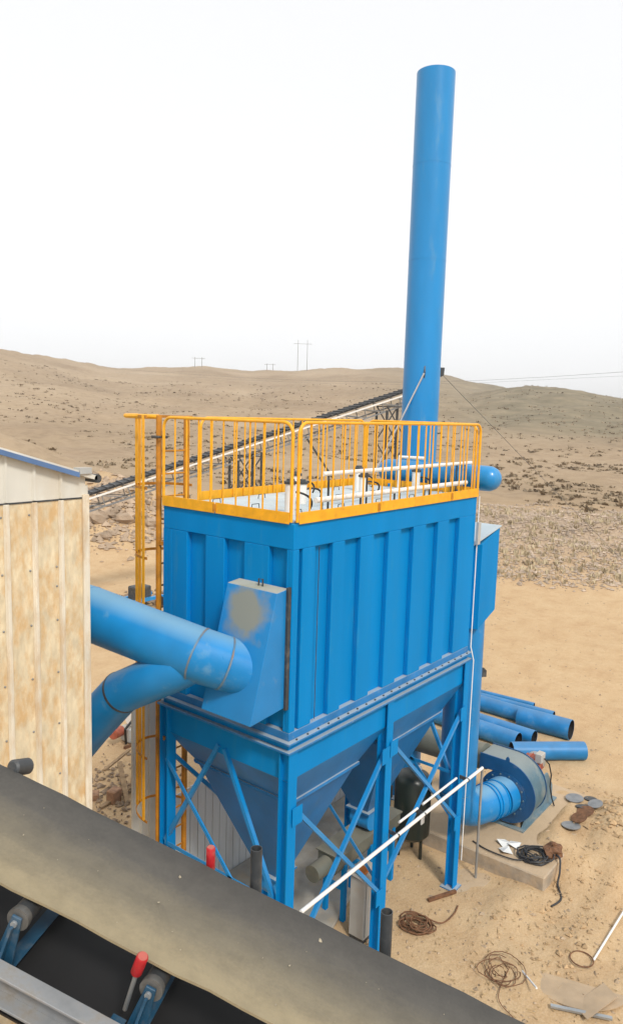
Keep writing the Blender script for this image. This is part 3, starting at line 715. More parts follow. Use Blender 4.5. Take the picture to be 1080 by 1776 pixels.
# ================================================================ SCREW CONVEYOR UNDER THE HOPPERS
scv = thing('screw_conveyor', 'olive grey trough screw conveyor under the far hopper', 'screw conveyor', (3.2,1.07,0))
U = []
for k in range(13):
    a = math.pi+math.pi*k/12; U.append((.19*math.cos(a), .95+.17*math.sin(a)))
prof = [(-.19,1.12)]+U+[(.19,1.12)]
MB().prism([(2.3,1.07+a,b) for a,b in prof],(1.75,0,0)).build('trough', OLIVE, scv, smooth=True)
MB().box(2.28,4.07,.85,1.29,1.121,1.14).build('trough_lid', OLIVE, scv)
for x in (2.5,3.2,3.85):
    for y in (.90,1.24): MB().box(x-.035,x+.035,y-.035,y+.035,0,.93).build('leg', BLUE, scv)
    MB().box(x-.03,x+.03,.936,1.204,.5,.56).build('cross_bar', BLUE, scv)
MB().lathe([(0,.13),(.35,.13),(.38,.1)],(1.92,1.07,.98),(1,0,0),18).build('motor', OLIVE, scv, smooth=True)
fl_ = MB().prism([(.4,.95,-.2),(2.1,.85,-.2),(4.15,1.45,-.2),(5.0,2.0,-.2),(5.9,3.05,-.2),(.4,3.05,-.2)],(0,0,.245)).build('concrete_floor',
    mat('floor_concrete',(.33,.31,.27),.85,var=.2,vscale=3,dust=(.45,.33,.2),dust_amt=.35,dust_scale=2.5,bump=.3,bscale=15), origin=(2.5,2,0), bevel=.015)
fl_['kind'] = 'structure'; fl_['label'] = 'dusty grey concrete floor under the hoppers'
# ================================================================ CABINET, CONDUIT RAIL
cb = thing('electrical_cabinet', 'grey electrical cabinet standing by the middle front leg', 'cabinet', (2.42,.46,0))
cbx = MB().box(2.26,2.62,.36,.62,.06,.98).build('cabinet_body', CAB, cb, bevel=.008)
MB().box(2.285,2.595,.342,.359,.10,.95).build('door', CAB, cbx, bevel=.005)
MB().box(2.55,2.575,.325,.3415,.5,.6).build('handle', BLACK, cbx)
MB().prism([(2.22,.30,.995),(2.66,.30,.995),(2.66,.66,1.05),(2.22,.66,1.05)],(0,0,.015)).build('rain_hood', CAB, cb)
MB().box(2.27,2.61,.37,.61,0,.0595).build('plinth', DSTEEL, cb)
for k in range(3): MB().tube([(2.66+.02*k,.33,.1),(2.665+.02*k,.31,1.2),(2.52+.02*k,.19,1.6)],.012,6).build('cable', GALV, cb)
tag(MB().box(2.30,2.46,.40,.56,1.06,1.09).build('orange_cloth', mat('orange_rag',(.55,.16,.02),.8,var=.2), origin=(2.38,.48,1.06), bevel=.01), 'orange rag lying on top of the grey cabinet', 'rag')
wr = thing('conduit_rail', 'long white pipe running level across the front legs', 'pipe', (2.4,-.17,1.96))
MB().tube([(.10,-.17,1.96),(2.5,-.17,1.962),(4.84,-.17,1.96)],.026,12).build('long_pipe', WHITE, wr, smooth=True)
MB().tube([(4.84,-.17,1.935),(4.84,-.17,0.0)],.022,10).build('post', GALV, wr, smooth=True)
MB().tube([(2.35,-.10,2.06),(2.85,-.10,2.06)],.018,10).build('short_pipe', WHITE, wr, smooth=True)
MB().tube([(3.0,-.10,2.06),(4.05,-.10,2.06)],.018,10).build('short_pipe', WHITE, wr, smooth=True)
for x in (2.2,2.93,4.3): MB().bar((x,-.20,1.955),(x,-.03,1.97),.02,.058).build('clamp', DSTEEL, wr)

# ================================================================ GREY SHEET WALL BEHIND
cw = thing('sheet_wall', 'light grey corrugated sheet wall standing behind the hoppers', 'wall', (3.2,3.06,0))
MB().box(1.02,5.85,3.074,3.085,-.05,1.85).build('backing', DSTEEL, cw)
for i in range(30):
    x = 1.02+i*.161
    MB().box(x,x+.148,3.055,3.073,-.05,1.86+.012*((i*7)%3)).build('sheet', WALLW, cw)
for z in (.5,1.4): MB().box(1.0,5.85,3.086,3.13,z,z+.05).build('rail', STEEL, cw)
tp = thing('metal_screen', 'tall narrow pale sheet panel standing behind the caged ladder', 'panel', (.7,3.6,0))
for i in range(4):
    x = .50+i*.16
    MB().box(x,x+.155,3.42,3.435,-.05,3.9).build('sheet', SHEDW, tp)
    MB().prism([(x-.016,3.419,0),(x+.016,3.419,0),(x+.009,3.395,0),(x-.009,3.395,0)],(0,0,3.902)).build('rib', SHEDW, tp)
MB().box(.5,1.14,3.436,3.5,1.2,1.26).build('rail', STEEL, tp)

# ================================================================ SHED
SHX, SHY = -1.62, 1.46
sh = thing('shed', 'tall dusty beige corrugated metal shed at the left edge', 'shed', (-3.2,3.4,0))
x = SHX; i = 0
def roofz(x): return 6.98+(SHX-x)*.30
SEAM = 6.78
while x > -4.7:
    xa = x-.29
    MB().box(xa+.002,x-.002,SHY,SHY+.03,-.1,SEAM-.008).build('wall_sheet', SHEDD, sh)
    MB().prism([(xa+.002,SHY-.004,SEAM),(x-.002,SHY-.004,SEAM),(x-.002,SHY-.004,roofz(x)),(xa+.002,SHY-.004,roofz(xa))],(0,.03,0)).build('gable_sheet', SHEDW, sh)
    if i:
        MB().prism([(x-.032,SHY-.0005,-.1),(x+.032,SHY-.0005,-.1),(x+.016,SHY-.036,-.1),(x-.016,SHY-.036,-.1)],(0,0,SEAM+.09)).build('rib', SHEDR, sh, bevel=.003)
        MB().prism([(x-.02,SHY-.0045,SEAM+.01),(x+.02,SHY-.0045,SEAM+.01),(x+.01,SHY-.026,SEAM+.01),(x-.01,SHY-.026,SEAM+.01)],(0,0,roofz(x)-SEAM-.012)).build('rib', SHEDW, sh)
    x -= .29; i += 1
scw = MB().lathe([(0,.011),(.006,.011),(.010,.006)],(SHX-.29-.055,SHY-.0005,5.9),(0,-1,0),8).build('screw', STEEL, sh)
for i_ in range(9):
    for j_ in range(7):
        if i_ or j_: dup(scw, (-.29*i_,0,.75-.55*j_))
MB().box(-4.7,SHX+.01,SHY-.008,SHY-.0005,SEAM-.012,SEAM+.004).build('drip_edge', DSTEEL, sh)
MB().box(SHX-.045,SHX+.03,SHY-.03,SHY-.0005,-.1,SEAM+.03).build('corner_trim', SHEDR, sh, bevel=.004)
MB().box(SHX+.0,SHX+.031,SHY,SHY+.07,-.1,6.9).build('corner_trim', SHEDW, sh)
MB().box(SHX-.02,SHX,SHY+.031,7.5,-.1,6.88).build('side_wall', SHEDD, sh)
MB().prism([(SHX+.10,SHY-.07,roofz(SHX+.10)+.005),(-4.8,SHY-.07,roofz(-4.8)+.005),(-4.8,SHY-.07,roofz(-4.8)+.05),(SHX+.10,SHY-.07,roofz(SHX+.1)+.05)],(0,6.2,0)).build('roof', SHEDW, sh)
MB().prism([(SHX-.12,SHY-.085,roofz(SHX-.12)-.02),(-4.8,SHY-.085,roofz(-4.8)-.02),(-4.8,SHY-.085,roofz(-4.8)+.03),(SHX-.12,SHY-.085,roofz(SHX-.12)+.03)],(0,.0148,0)).build('roof_trim', TRIM, sh)
MB().box(SHX-.12,SHX+.02,SHY-.09,SHY+.02,roofz(SHX)+.05,roofz(SHX)+.11).build('trim_end', CAB, sh)
MB().tube([(SHX+.11,SHY-.07,6.97),(SHX+.11,SHY+1.6,6.97)],.045,10).build('gutter', DSTEEL, sh, smooth=True)

# ================================================================ BELT CONVEYOR IN FRONT
bc = thing('belt_conveyor', 'dusty dark belt conveyor crossing the bottom of the picture', 'conveyor')
ux = Vector((-.4189,.8497,.3201)).normalized(); uy = Vector((-ux.y,ux.x,0)).normalized(); uz = ux.cross(uy)
mm = Matrix.Identity(4); OB = (-4.13,-2.71,5.51)
for i in range(3): mm[i][0],mm[i][1],mm[i][2],mm[i][3] = ux[i],uy[i],uz[i],OB[i]
bc.matrix_world = mm; bc['_o'] = (0,0,0)
XA, XB = -5.5, 3.6
def belt_material():
    M = bpy.data.materials.new('belt'); M.use_nodes = True; t = M.node_tree; N = t.nodes; L = t.links; b = N['Principled BSDF']
    tc = N.new('ShaderNodeTexCoord'); sx = N.new('ShaderNodeSeparateXYZ'); L.new(tc.outputs['Object'], sx.inputs[0])
    mp = N.new('ShaderNodeMapping'); mp.inputs['Scale'].default_value = (.5,3,1); L.new(tc.outputs['Object'], mp.inputs['Vector'])
    n = N.new('ShaderNodeTexNoise'); n.inputs['Scale'].default_value = 3; n.inputs['Detail'].default_value = 8; n.inputs['Roughness'].default_value = .58; L.new(mp.outputs[0], n.inputs['Vector'])
    n2 = N.new('ShaderNodeTexNoise'); n2.inputs['Scale'].default_value = 60; n2.inputs['Detail'].default_value = 5; L.new(tc.outputs['Object'], n2.inputs['Vector'])
    ad = N.new('ShaderNodeMath'); ad.operation = 'MULTIPLY_ADD'; ad.inputs[1].default_value = .22; L.new(n.outputs['Fac'], ad.inputs[0]); L.new(sx.outputs['Y'], ad.inputs[2])
    ad2 = N.new('ShaderNodeMath'); ad2.operation = 'MULTIPLY_ADD'; ad2.inputs[1].default_value = .10; L.new(n2.outputs['Fac'], ad2.inputs[0]); L.new(ad.outputs[0], ad2.inputs[2])
    r = N.new('ShaderNodeValToRGB'); e = r.color_ramp.elements
    mr = N.new('ShaderNodeMapRange'); mr.inputs[1].default_value = -.22; mr.inputs[2].default_value = .50; L.new(ad2.outputs[0], mr.inputs[0])
    for p,c in ((.0,(.040,.039,.037)),(.30,(.082,.076,.066)),(.62,(.165,.143,.100)),(.88,(.285,.235,.145))):
        if p == .0: q = e[0]
        elif p == .88: q = e[-1]
        else: q = e.new(p)
        q.position = p; q.color = (*c,1)
    n3 = N.new('ShaderNodeTexNoise'); n3.inputs['Scale'].default_value = 7; n3.inputs['Detail'].default_value = 9; n3.inputs['Roughness'].default_value = .7; L.new(tc.outputs['Object'], n3.inputs['Vector'])
    sm = N.new('ShaderNodeMapRange'); sm.inputs[1].default_value = .36; sm.inputs[2].default_value = .56; sm.inputs[3].default_value = .88; sm.inputs[4].default_value = 1.03; L.new(n3.outputs['Fac'], sm.inputs[0])
    vm = N.new('ShaderNodeVectorMath'); vm.operation = 'SCALE'; L.new(r.outputs[0], vm.inputs[0]); L.new(sm.outputs[0], vm.inputs['Scale'])
    L.new(mr.outputs[0], r.inputs[0]); L.new(vm.outputs[0], b.inputs['Base Color']); b.inputs['Roughness'].default_value = .75
    bp = N.new('ShaderNodeBump'); bp.inputs['Strength'].default_value = .15; bp.inputs['Distance'].default_value = .01
    L.new(n2.outputs['Fac'], bp.inputs['Height']); L.new(bp.outputs[0], b.inputs['Normal'])
    return M
vs = []; fs = []; NXb = 60; ys = [-.325,-.29,-.2,-.1,0,.1,.2,.29,.325]
for lay in (0,-.012):
    for i in range(NXb+1):
        xx = XA+(XB-XA)*i/NXb
        for y in ys: vs.append((xx,y+(.004*math.sin(xx*9+y*7)+.003*math.sin(xx*23) if abs(y) > .3 else 0),lay+.022*(abs(y)/.325)**3-.004*math.cos(xx*6.28/.62)*(1-abs(y)/.4)))
ny_ = len(ys); off = (NXb+1)*ny_
for i in range(NXb):
    for j in range(ny_-1):
        a = i*ny_+j; fs += [(a,a+1,a+ny_+1,a+ny_),(off+a,off+a+ny_,off+a+ny_+1,off+a+1)]
    for j in (0,ny_-1): a = i*ny_+j; fs.append((a,a+ny_,off+a+ny_,off+a))
MB().add(vs,fs).build('belt', belt_material(), bc, smooth=True)
FR = mat('frame_grey',(.24,.25,.26),.5,var=.22,vscale=9,dust=(.20,.16,.11),dust_amt=.45,dust_scale=9)
CAPM = mat('roller_cap_dirty',(.13,.13,.125),.5,metal=.3,var=.3,vscale=14,dust=(.07,.06,.05),dust_amt=.4,dust_scale=20)
ARM = mat('arm_blue',(.008,.06,.12),.5,var=.3,vscale=8,dust=(.16,.14,.11),dust_amt=.35,dust_scale=8)
# side channel beams
for y0_, s in ((.43,1),(-.50,-1)):
    ya, yb = (y0_,y0_+.075)
    MB().box(XA,XB,ya,yb,-.215,-.203).box(XA,XB,ya,yb,-.34,-.328).box(XA,XB,ya if s > 0 else yb-.012,ya+.012 if s > 0 else yb,-.328,-.215).build('side_channel', FR, bc, bevel=.002)
MB().box(XA,XB,-.43,.42,-.46,-.45).build('black_sheet', BLACK, bc)  # plain black sheet filling the space below the belt
MB().box(XA,XB,.62,1.25,-.36,-.345).build('walkway_plate', TAN, bc)
MB().box(XA,XB,.60,.6195,-.40,-.33).build('walkway_edge', DSTEEL, bc)
MB().box(XA,XB,-.30,.30,-.40,-.39).build('return_belt', BLACK, bc)
# idler sets
k = 0
for xs in [(-.13+.62*q) for q in range(-8,6)]:
    idl = MB().tube([(xs,-.335,-.062),(xs,.335,-.062)],.045,16).build('idler_roller', DSTEEL, bc, smooth=True)
    for s in (1,-1):
        y = s*.375
        MB().lathe([(0,.048),(.012,.05),(.03,.05),(.034,.03)],(xs,s*.338,-.062),(0,s,0),18).build('roller_cap', CAPM, idl, smooth=True)
        MB().tube([(xs,s*.37,-.062),(xs,s*.40,-.064)],.014,10).build('spindle', GALV, idl)
        MB().prism([(xs-.022,y,-.035),(xs+.022,y,-.035),(xs+.034,y,-.16),(xs+.05,y,-.329),(xs-.05,y,-.329),(xs-.034,y,-.16)],(0,s*.014,0)).build('bracket_arm', ARM, bc, bevel=.003)
        MB().bar((xs,y+s*.028,-.07),(xs,y+s*.05,-.30),.03,.012,(1,0,0)).build('bracket_web', ARM, bc)
    MB().box(xs-.03,xs+.03,-.42,.42,-.345,-.3405).build('cross_bar', ARM, bc)
down = Vector((ux.z,uy.z,uz.z))
# red guide rollers and pipe stubs
def guide(x, y, z0g, z1g, tilt=0, rd=.022):
    ax = (down.x+0,down.y+tilt,down.z) if y < 0 else (-.05,tilt,1)
    g = MB().lathe([(z0g,.8*rd),(z0g+.008,rd),(z1g-.006,rd),(z1g,.8*rd)],(x,y,0),ax,20).build('guide_roller', RED, bc, smooth=True)
    MB().tube([(x,y+tilt*-.25,-.25),(x,y+tilt*z0g,z0g)],.010,8).build('spindle', GALV, g)
    MB().box(x-.03,x+.03,y-.05 if y < 0 else y,y if y < 0 else y+.05,-.26,-.245).build('mounting_plate', ARM, g)
guide(-.095,-.362,-.02,.105); guide(-.05,.366,-.03,.075,.18,.024); guide(-2.6,-.362,-.02,.105)
for x in (-.27,-.955,-3.0):
    MB().pipe(Vector((x,-.40,.175))-down*.5,(x,-.40,.175),.029,.004,20).build('post_stub', DSTEEL, bc, smooth=True)
rl = MB().lathe([(0,.03),(.01,.042),(.11,.042),(.12,.03)],(1.0,-.44,.0),(.3,1,0.25),18).build('guide_roller', DSTEEL, bc, smooth=True)
# trestle legs below (in conveyor axes the vertical is tilted)
down = Vector((ux.z,uy.z,uz.z)); 
for x in (-4.5,-1.5,1.6,3.3):
    for y in (-.46,.48):
        top = Vector((x,y,-.341)); zt = (mm @ top).z
        MB().bar(top, top-down*zt, .08,.08,(1,0,0)).build('trestle_leg', ARM, bc)

# ================================================================ FAR INCLINED CONVEYOR
fcv = thing('truss_conveyor', 'long thin inclined conveyor on steel trestles behind the yard', 'conveyor', (18,16,0))
A0 = Vector((6.2,20.35,2.95)); B0 = Vector((25.2,13.75,8.85)); dd = (B0-A0).normalized(); sd_ = dd.cross(Vector((0,0,1))).normalized(); un = sd_.cross(dd)
for s in (-.35,.35):
    MB().bar(A0+sd_*s-un*.02,B0+sd_*s-un*.02,.05,.065,un).build('stringer', WHITE if s > 0 else STEEL, fcv)
    MB().bar(A0+sd_*s-un*.48,B0+sd_*s-un*.48,.06,.06,un).build('lower_chord', STEEL, fcv)
    n = 20
    for i in range(n):
        p = A0+(B0-A0)*i/n+sd_*s; q = A0+(B0-A0)*(i+1)/n+sd_*s
        MB().bar(p-un*.06,q-un*.46,.035,.035,un).build('truss_web', STEEL, fcv)
        if i: MB().bar(p-un*.07,p-un*.46,.035,.035,dd).build('truss_web', STEEL, fcv)
MB().bar(A0+un*.13,B0+un*.13,.74,.06,un).build('belt', BLACK, fcv)
for i in range(70):
    p = A0+(B0-A0)*(i+.5)/70
    MB().bar(p-sd_*.40+un*.155,p+sd_*.40+un*.155,.07,.07,un).build('idler', DSTEEL, fcv)
def trestle(u, w):
    c = A0+(B0-A0)*u; hz = Vector((dd.x,dd.y,0)).normalized()
    gz = height(c.x,c.y)-.2; t0 = c.z-.45
    legs = [c+hz*a*w+sd_*b for a in (-1,1) for b in (-.4,.4)]
    for l in legs: MB().bar((l.x,l.y,gz),(l.x,l.y,t0+hz.dot(l-c)*.3),.09,.09,hz).build('trestle_leg', DSTEEL, fcv)
    n = max(1,int((t0-gz)/(1.6*w+.6)))
    for s in (-.4,.4):
        for i in range(n):
            za = gz+(t0-gz)*i/n; zb = gz+(t0-gz)*(i+1)/n; p = c+hz*w+sd_*s; q = c-hz*w+sd_*s
            MB().bar((p.x,p.y,za),(q.x,q.y,zb),.045,.045,sd_).build('trestle_brace', DSTEEL, fcv)
            MB().bar((q.x,q.y,za),(p.x,p.y,zb),.045,.045,sd_).build('trestle_brace', DSTEEL, fcv)
            MB().bar((p.x,p.y,zb),(q.x,q.y,zb),.045,.045,sd_).build('trestle_brace', DSTEEL, fcv)
trestle(.945,.62); trestle(.56,.55); trestle(.07,.5)
MB().bar(A0+(B0-A0)*.70-un*.46, A0+(B0-A0)*.86-Vector((0,0,5.2)), .07,.07).build('strut', DSTEEL, fcv)

# ================================================================ POWER LINE
def hframe(px, r, hgt, gap, lab):
    x, y = at_polar(px, r); z = height(x,y); hd = YAW-math.atan((px-540)/FPX); s = Vector((math.sin(hd),-math.cos(hd),0))
    t = thing('power_pole', lab, 'power pole', (x,y,z), 'poles on the hills'); c = Vector((x,y,z)); rad = .00032*r
    for k in (-.5,.5): MB().tube([c+s*gap*k-Vector((0,0,1)),c+s*gap*k+Vector((0,0,hgt))],[rad*1.2,rad*.8],8).build('pole', POLE, t)
    MB().bar(c-s*gap*.95+Vector((0,0,hgt*.88)),c+s*gap*.95+Vector((0,0,hgt*.88)),rad*1.2,rad*1.2).build('crossarm', POLE, t)
    return c+Vector((0,0,hgt*.88))
hframe(517, 505, 20.5, 6.2, 'twin concrete power poles standing highest on the ridge near centre')
hframe(340, 512, 6.5, 4.6, 'small distant twin power poles on the ridge left of centre')
hframe(462, 514, 4.5, 4.0, 'tiny distant twin power poles just left of the tallest pair')
def spole(px, r, hgt, rad, lab):
    x, y = at_polar(px, r); z = height(x,y)
    t = thing('power_pole', lab, 'power pole', (x,y,z), 'poles on the hills')
    MB().tube([(x,y,z-1),(x,y,z+hgt)],[rad*1.15,rad*.8],8).build('pole', POLE, t)
    MB().bar((x-.7,y+.6,z+hgt*.93),(x+.7,y-.6,z+hgt*.93),rad,rad).build('crossarm', POLE, t)
spole(694.5, 500, 17, .15, 'single power pole on the ridge beside the chimney')
spole(1077, 150, 6.6, .17, 'dark wooden pole at the right edge below the hill')
def sky_line(name, pts, r, lab):
    P_ = []
    for px,py,dist in pts:
        d = f+(px-540)/FPX*cr-(py-888)/FPX*cu; h_ = math.hypot(d.x,d.y); P_.append(CAM+d*(dist/h_))
    wire(name, P_, r, lab, 'power line')
sky_line('overhead_wire', [(1500,610,150),(1080,645,170),(960,653,190),(830,660,220),(700,663,260),(560,661,310),(420,655,360),(200,640,420)], .035, 'thin overhead wire crossing in front of the hills')
sky_line('overhead_wire', [(1500,622,150),(1080,652,170),(830,664,220),(700,667,260),(560,665,310),(420,659,360),(200,646,420)], .022, 'second fainter overhead wire just below the first')

# ================================================================ LOOSE THINGS IN THE YARD
def curve(pts, k=6):                        # Catmull-Rom through the points
    P_ = [Vector(p) for p in pts]; P_ = [P_[0]]+P_+[P_[-1]]; out = []
    for a,b,c,d in zip(P_,P_[1:],P_[2:],P_[3:]):
        for i in range(k):
            t = i/k; out.append(.5*((2*b)+(c-a)*t+(2*a-5*b+4*c-d)*t*t+(3*b-a-3*c+d)*t**3))
    return out+[P_[-1]]
def coil(name, c, rad, turns, wr_, lab, m_, cat='cable', seed=1, sq=1., tail=None):
    rg = random.Random(seed); c = Vector(c); pts = []
    for k in range(turns*18):
        a = 2*math.pi*k/18; q = rad*(.75+.3*math.sin(k*.21+seed)+.08*rg.random())
        ox, oy = .06*math.sin(k*.037*seed), .06*math.cos(k*.051*seed)
        pts.append(c+Vector((q*math.cos(a)*sq+ox, q*math.sin(a)+oy, wr_+.03+.035*math.sin(k*.23)+.02*rg.random())))
    if tail: pts += curve([pts[-1]]+[Vector(t_) for t_ in tail])[1:]
    tag(MB().tube(pts, wr_, 6).build(name, m_, smooth=True, origin=c), lab, cat)
coil('cable_coil', (5.62,-.86,.28), .26, 9, .013, 'dark cable coil lying on the fan pad', CABLE, seed=3, tail=[(5.3,-.7,.32),(5.25,-.2,.31),(5.35,.15,.3)])
coil('wire_bundle', (3.12,-.02,.0), .24, 8, .012, 'rusty brown wire bundle on sand by the middle leg', RUST, seed=5, sq=.8, tail=[(3.4,-.3,.03),(3.7,-.35,.03),(3.95,-.3,.02)])
coil('wire_tangle', (3.05,-1.45,.0), .26, 7, .006, 'tangled dry wire on sand at the belt edge', RUST, seed=8, tail=[(2.6,-1.6,.03),(2.4,-1.9,.03)])
ring = [(4.05+.16*math.cos(a),-2.22+.16*math.sin(a),.03) for a in [2*math.pi*k/28 for k in range(28)]]
tag(MB().tube(ring,.010,6,closed=True).build('wire_ring', RUST, smooth=True, origin=(4.05,-2.22,0)), 'thin steel ring lying on sand at the foot of the white rod', 'ring')
tag(MB().tube([(4.14,-2.36,.03),(5.5,-2.40,.10)],.016,8).build('steel_rod', WHITE, origin=(4.14,-2.36,0)), 'white rod lying on the sand at the right edge', 'rod')
tag(MB().tube([(3.26,-1.66,.03),(2.93,-1.99,.16)],.014,8).build('steel_rod', WHITE, origin=(3.26,-1.66,0)), 'short white rod lying against the curved sheet', 'rod')
# curved offcut sheets
arc = [(3.75+.72*math.cos(a),-2.25+.72*math.sin(a),.02+.03*math.sin(a*2)) for a in [R(120)+R(150)*k/16 for k in range(17)]]
tag(MB().prism(arc,(0,0,.012)).build('sheet_offcut', TAN, origin=(3.6,-2.2,0)), 'large half round sheet offcut half buried in sand', 'sheet metal')
o = MB().prism([(3.15,-2.42,.02),(3.75,-2.62,.05),(3.55,-2.86,.10),(2.95,-2.66,.06)],(0,0,.01)).build('sheet_offcut', TAN, origin=(3.3,-2.6,0)); tag(o, 'dusty angular sheet offcut at the lower right corner', 'sheet metal')
tag(MB().bar((2.9,-2.2,.04),(3.2,-2.9,.05),.05,.03).build('steel_strip', GALV, origin=(3.05,-2.6,0)), 'bright steel strip by the lower right sheet offcut', 'strip')
it = []; rg9 = random.Random(21)
for i in range(700):
    x = rg9.uniform(2.3,9.5); y = rg9.uniform(-3.4,.2) if i % 3 else rg9.gauss(-1.5,.4)
    if 5.1 < x < 8.4 and y > -1.25: continue
    l = .03+.10*rg9.random()**2; a = rg9.gauss(.6,.9); z = height(x,y)+.012; w = .004+.004*rg9.random(); c, q = math.cos(a), math.sin(a)
    it.append(([(x-q*w,y+c*w,z),(x+q*w,y-c*w,z),(x+c*l,y+q*l,z+.02*rg9.random()),(x,y,z+.012)],[(0,1,2),(0,3,2),(1,3,2)]))
scatter_mesh('straw', it, mat('yard_straw',(.40,.29,.15),.9,var=.4,vscale=5), 'bits of straw and twigs lying on the dug soil')
it = []
for i in range(260):
    x = rg9.uniform(7.0,8.9); y = rg9.gauss(-1.85,.35); it.append(stone(x,y,height(x,y)+.01,.02+.07*rg9.random()**2.5,rg9))
for i in range(160):
    x = rg9.uniform(3.6,6.2); y = rg9.gauss(-1.7,.35); it.append(stone(x,y,height(x,y)+.01,.015+.05*rg9.random()**3,rg9))
scatter_mesh('soil_clods', it, mat('soil_clod',(.44,.30,.165),.95,var=.25,vscale=4), 'sandy clods on the soil heap beside the fan pad')
it = []
for i in range(34):
    p = mm @ Vector((rg9.uniform(-1.6,1.2), rg9.uniform(-.28,.30), .006)); it.append(stone(p.x,p.y,p.z,.003+.010*rg9.random()**3,rg9))
scatter_mesh('belt_grit', it, mat('belt_grit',(.30,.26,.19),.9,var=.4,vscale=40), 'grit and chips lying on the conveyor belt')
# discs and scraps right of the fan
rg = random.Random(4)
DL = ['largest round plate lying flat right of the fan base','dark round plate overlapping the pile right of the fan','rusty plate on top of the pile right of the fan','lowest round plate nearest the pad corner','small round plate at the far end of the plate pile','tilted plate at the near end of the plate pile','half round plate at the right side of the plate pile']
for i,(x,y,r_,tl) in enumerate(((8.0,-.72,.17,.05),(7.75,-.98,.15,.2),(7.55,-1.08,.16,.25),(6.95,-1.02,.17,.08),(8.25,-.95,.12,.1),(7.2,-1.08,.15,.3),(7.9,-1.15,.14,.2))):
    m_ = (STEEL,DSTEEL,RUST)[i%3]
    ax = Vector((tl*rg.choice((-1,1)),tl,1))
    tag(MB().lathe([(0,r_*.96),(.006,r_),(.02,r_)],(x,y,max(.285,height(x,y)+.012)+.012*i*(.0 if i in(0,3,4) else 1)),ax,22).build('steel_disc', m_, smooth=True, origin=(x,y,.28)), DL[i], 'plate','plates right of the fan')
# dark rag / motor lump with hanging cable at the pad corner
vs = []; fs = []; n = 12
for i in range(8):
    th = math.pi*i/7
    for j in range(n):
        ph = 2*math.pi*j/n; q = .17*(.75+.5*rg.random()); vs.append((5.92+math.sin(th)*math.cos(ph)*q*1.3,-1.06+math.sin(th)*math.sin(ph)*q,.33+math.cos(th)*q*.7))
for i in range(7):
    for j in range(n): fs.append((i*n+j,(i+1)*n+j,(i+1)*n+(j+1)%n,i*n+(j+1)%n))
tag(MB().add(vs,fs).build('dirty_rag', RUST, origin=(5.9,-1.06,.28)), 'dark brown crumpled rag at the front corner of the fan pad', 'rag')
tag(MB().tube(curve([(5.85,-1.12,.34),(5.75,-1.25,.36),(5.62,-1.31,.2),(5.5,-1.33,.05),(5.2,-1.5,.03),(4.9,-1.45,.03)]),.017,8).build('hanging_cable', CABLE, smooth=True, origin=(5.6,-1.3,0)), 'cable hanging over the pad edge below the brown rag', 'cable')
for i,(x,y,a,lab) in enumerate(((5.65,-.30,.3,'white paper scrap nearest the fan on the pad'),(5.72,-.46,.9,'crumpled white paper scrap beside the cable coil'),(5.45,-.42,1.6,'small white paper scrap at the pad front edge'))):
    c,s = math.cos(a),math.sin(a); w = .13
    tag(MB().add([(x-w*c,y-w*s,.29),(x+w*s,y-w*c,.33),(x+w*c,y+w*s,.30),(x-w*s,y+w*c,.35),(x-w*c,y-w*s,.284),(x+w*s,y-w*c,.324),(x+w*c,y+w*s,.294),(x-w*s,y+w*c,.344)],
        [(0,1,2,3),(7,6,5,4),(0,4,5,1),(1,5,6,2),(2,6,7,3),(3,7,4,0)]).build('paper_scrap', PAPER, origin=(x,y,.28)), lab, 'scrap')
tag(MB().bar((3.75,.12,.03),(4.22,-.12,.05),.05,.05).build('steel_bar', RUST, origin=(4,0,0)), 'rusty flat bar on sand just left of the far front leg', 'bar')
tag(MB().bar((6.72,-1.42,.05),(6.05,-1.55,.18),.14,.02,(0,.4,1)).build('steel_bar', RUST, origin=(6.4,-1.45,0)), 'rusty curved strip leaning on the right side of the pad', 'bar')
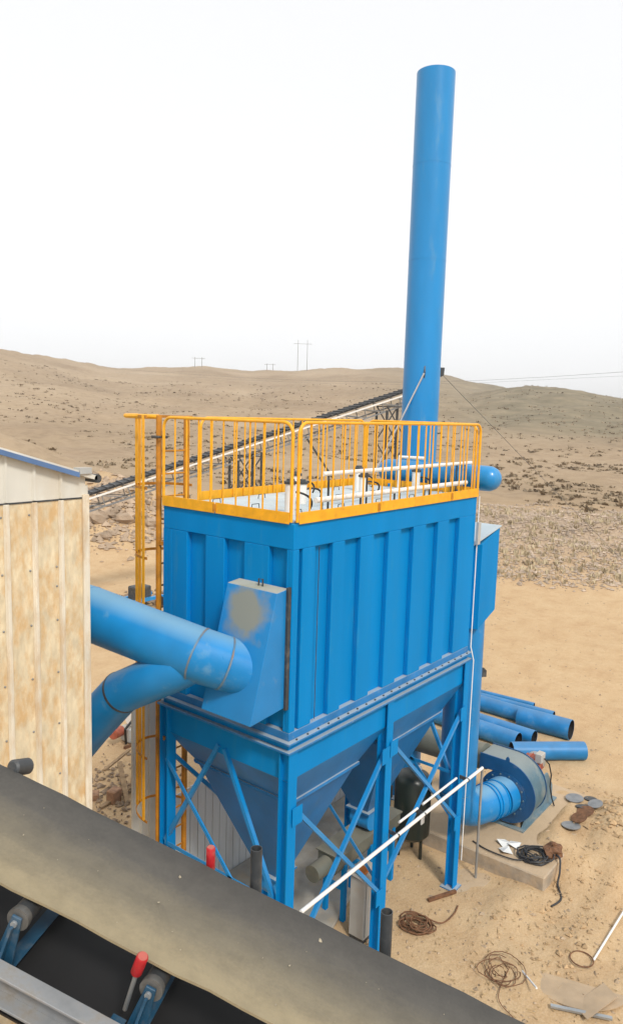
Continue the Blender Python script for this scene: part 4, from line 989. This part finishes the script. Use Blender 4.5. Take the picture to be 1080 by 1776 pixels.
# debris left, beyond the shed corner
LBL = [('brick','dark brown block in the debris left of the ladder, nearest the ladder','brick'),('brick','block lying flat behind the dark one left of the ladder','brick'),('brick','block tipped on end among the debris by the shed corner','brick'),('brick','small broken block nearest the shed corner','brick')]
for (x,y,sx_,sy_,sz_,rz),(nm,lb,ct) in zip(((3.25,6.45,.62,.40,.34,.3),(3.75,6.75,.5,.3,.22,.6),(2.35,6.35,.25,.2,.3,.2),(2.1,6.75,.22,.3,.18,.9)),LBL):
    c,s = math.cos(rz),math.sin(rz)
    poly = [(x+a*sx_/2*c-b*sy_/2*s,y+a*sx_/2*s+b*sy_/2*c,-.03) for a,b in ((-1,-1),(1,-1),(1,1),(-1,1))]
    tag(MB().prism(poly,(.02,.0,sz_)).build(nm, BRICK, bevel=.02, origin=(x,y,0)), lb, ct, 'blocks left of the ladder')
for i,(p,q,w,lb) in enumerate((((2.45,6.05,.05),(2.95,6.95,.42),.10,'pale board leaning up in the debris left of the ladder'),((2.0,6.3,.05),(2.8,6.4,.12),.09,'flat board at the front of the debris pile'),((2.6,7.0,.35),(3.4,7.2,.45),.07,'board lying across the top of the debris pile'),((3.4,8.6,.06),(2.7,8.9,.08),.06,'brown timber lying on sand behind the debris pile'))):
    tag(MB().bar(p,q,w,.04).build('board', WOOD, bevel=.004, origin=((p[0]+q[0])/2,(p[1]+q[1])/2,0)), lb, 'board', 'boards left of the ladder')
it = []
for i in range(420):
    x = rng.gauss(2.6,.8); y = rng.gauss(6.7,.9); it.append(stone(x,y,height(x,y)+.02,.02+.07*rng.random()**2,rng))
for i in range(300):
    x = rng.gauss(12.6,.7); y = rng.gauss(18.5,.5); it.append(stone(x,y,height(x,y)+.05,.05+.16*rng.random()**2,rng))
scatter_mesh('rubble', it, mat('rubble_mix',(.26,.19,.13),.9,var=.5,vscale=9), 'broken stones and chips heaped among the debris')
# white engine-like scrap beyond
es = thing('scrap_engine', 'white and red scrap machine on sand left of the ladder', 'machine', (4.3,8.3,0))
MB().box(4.1,4.6,8.1,8.45,.05,.40).build('block', CAB, es, bevel=.03)
MB().lathe([(0,.15),(.4,.15)],(4.2,8.2,.58),(1,.2,0),16).build('drum', WHITE, es, smooth=True)
MB().lathe([(0,.12),(.3,.12)],(4.05,8.35,.32),(-1,-.3,.1),14).build('motor', REDD, es, smooth=True)
MB().tube([(4.0,8.1,.1),(3.9,8.0,.5),(4.3,8.0,.8),(4.6,8.2,.7)],.03,8).build('hose', BLACK, es, smooth=True)
MB().box(3.9,4.8,8.0,8.06,.0,.08).build('skid', RUST, es)
bp_ = thing('scrap_cart', 'small blue scrap frame beyond the upper duct near the ladder', 'frame', (11.9,17.2,0))
MB().box(11.2,12.7,17.0,17.12,.35,.47).box(11.2,12.7,17.7,17.82,.35,.47).build('rails', BLUE2, bp_)
for x in (11.3,12.5): MB().lathe([(0,.22),(.12,.22)],(x,16.9,.22),(0,1,0),16).build('wheel', BLACK, bp_, smooth=True)
MB().box(11.5,12.2,17.121,17.699,.36,.9).build('engine_block', DSTEEL, bp_, bevel=.04)
for o in bpy.data.objects:
    if '_o' in o: del o['_o']
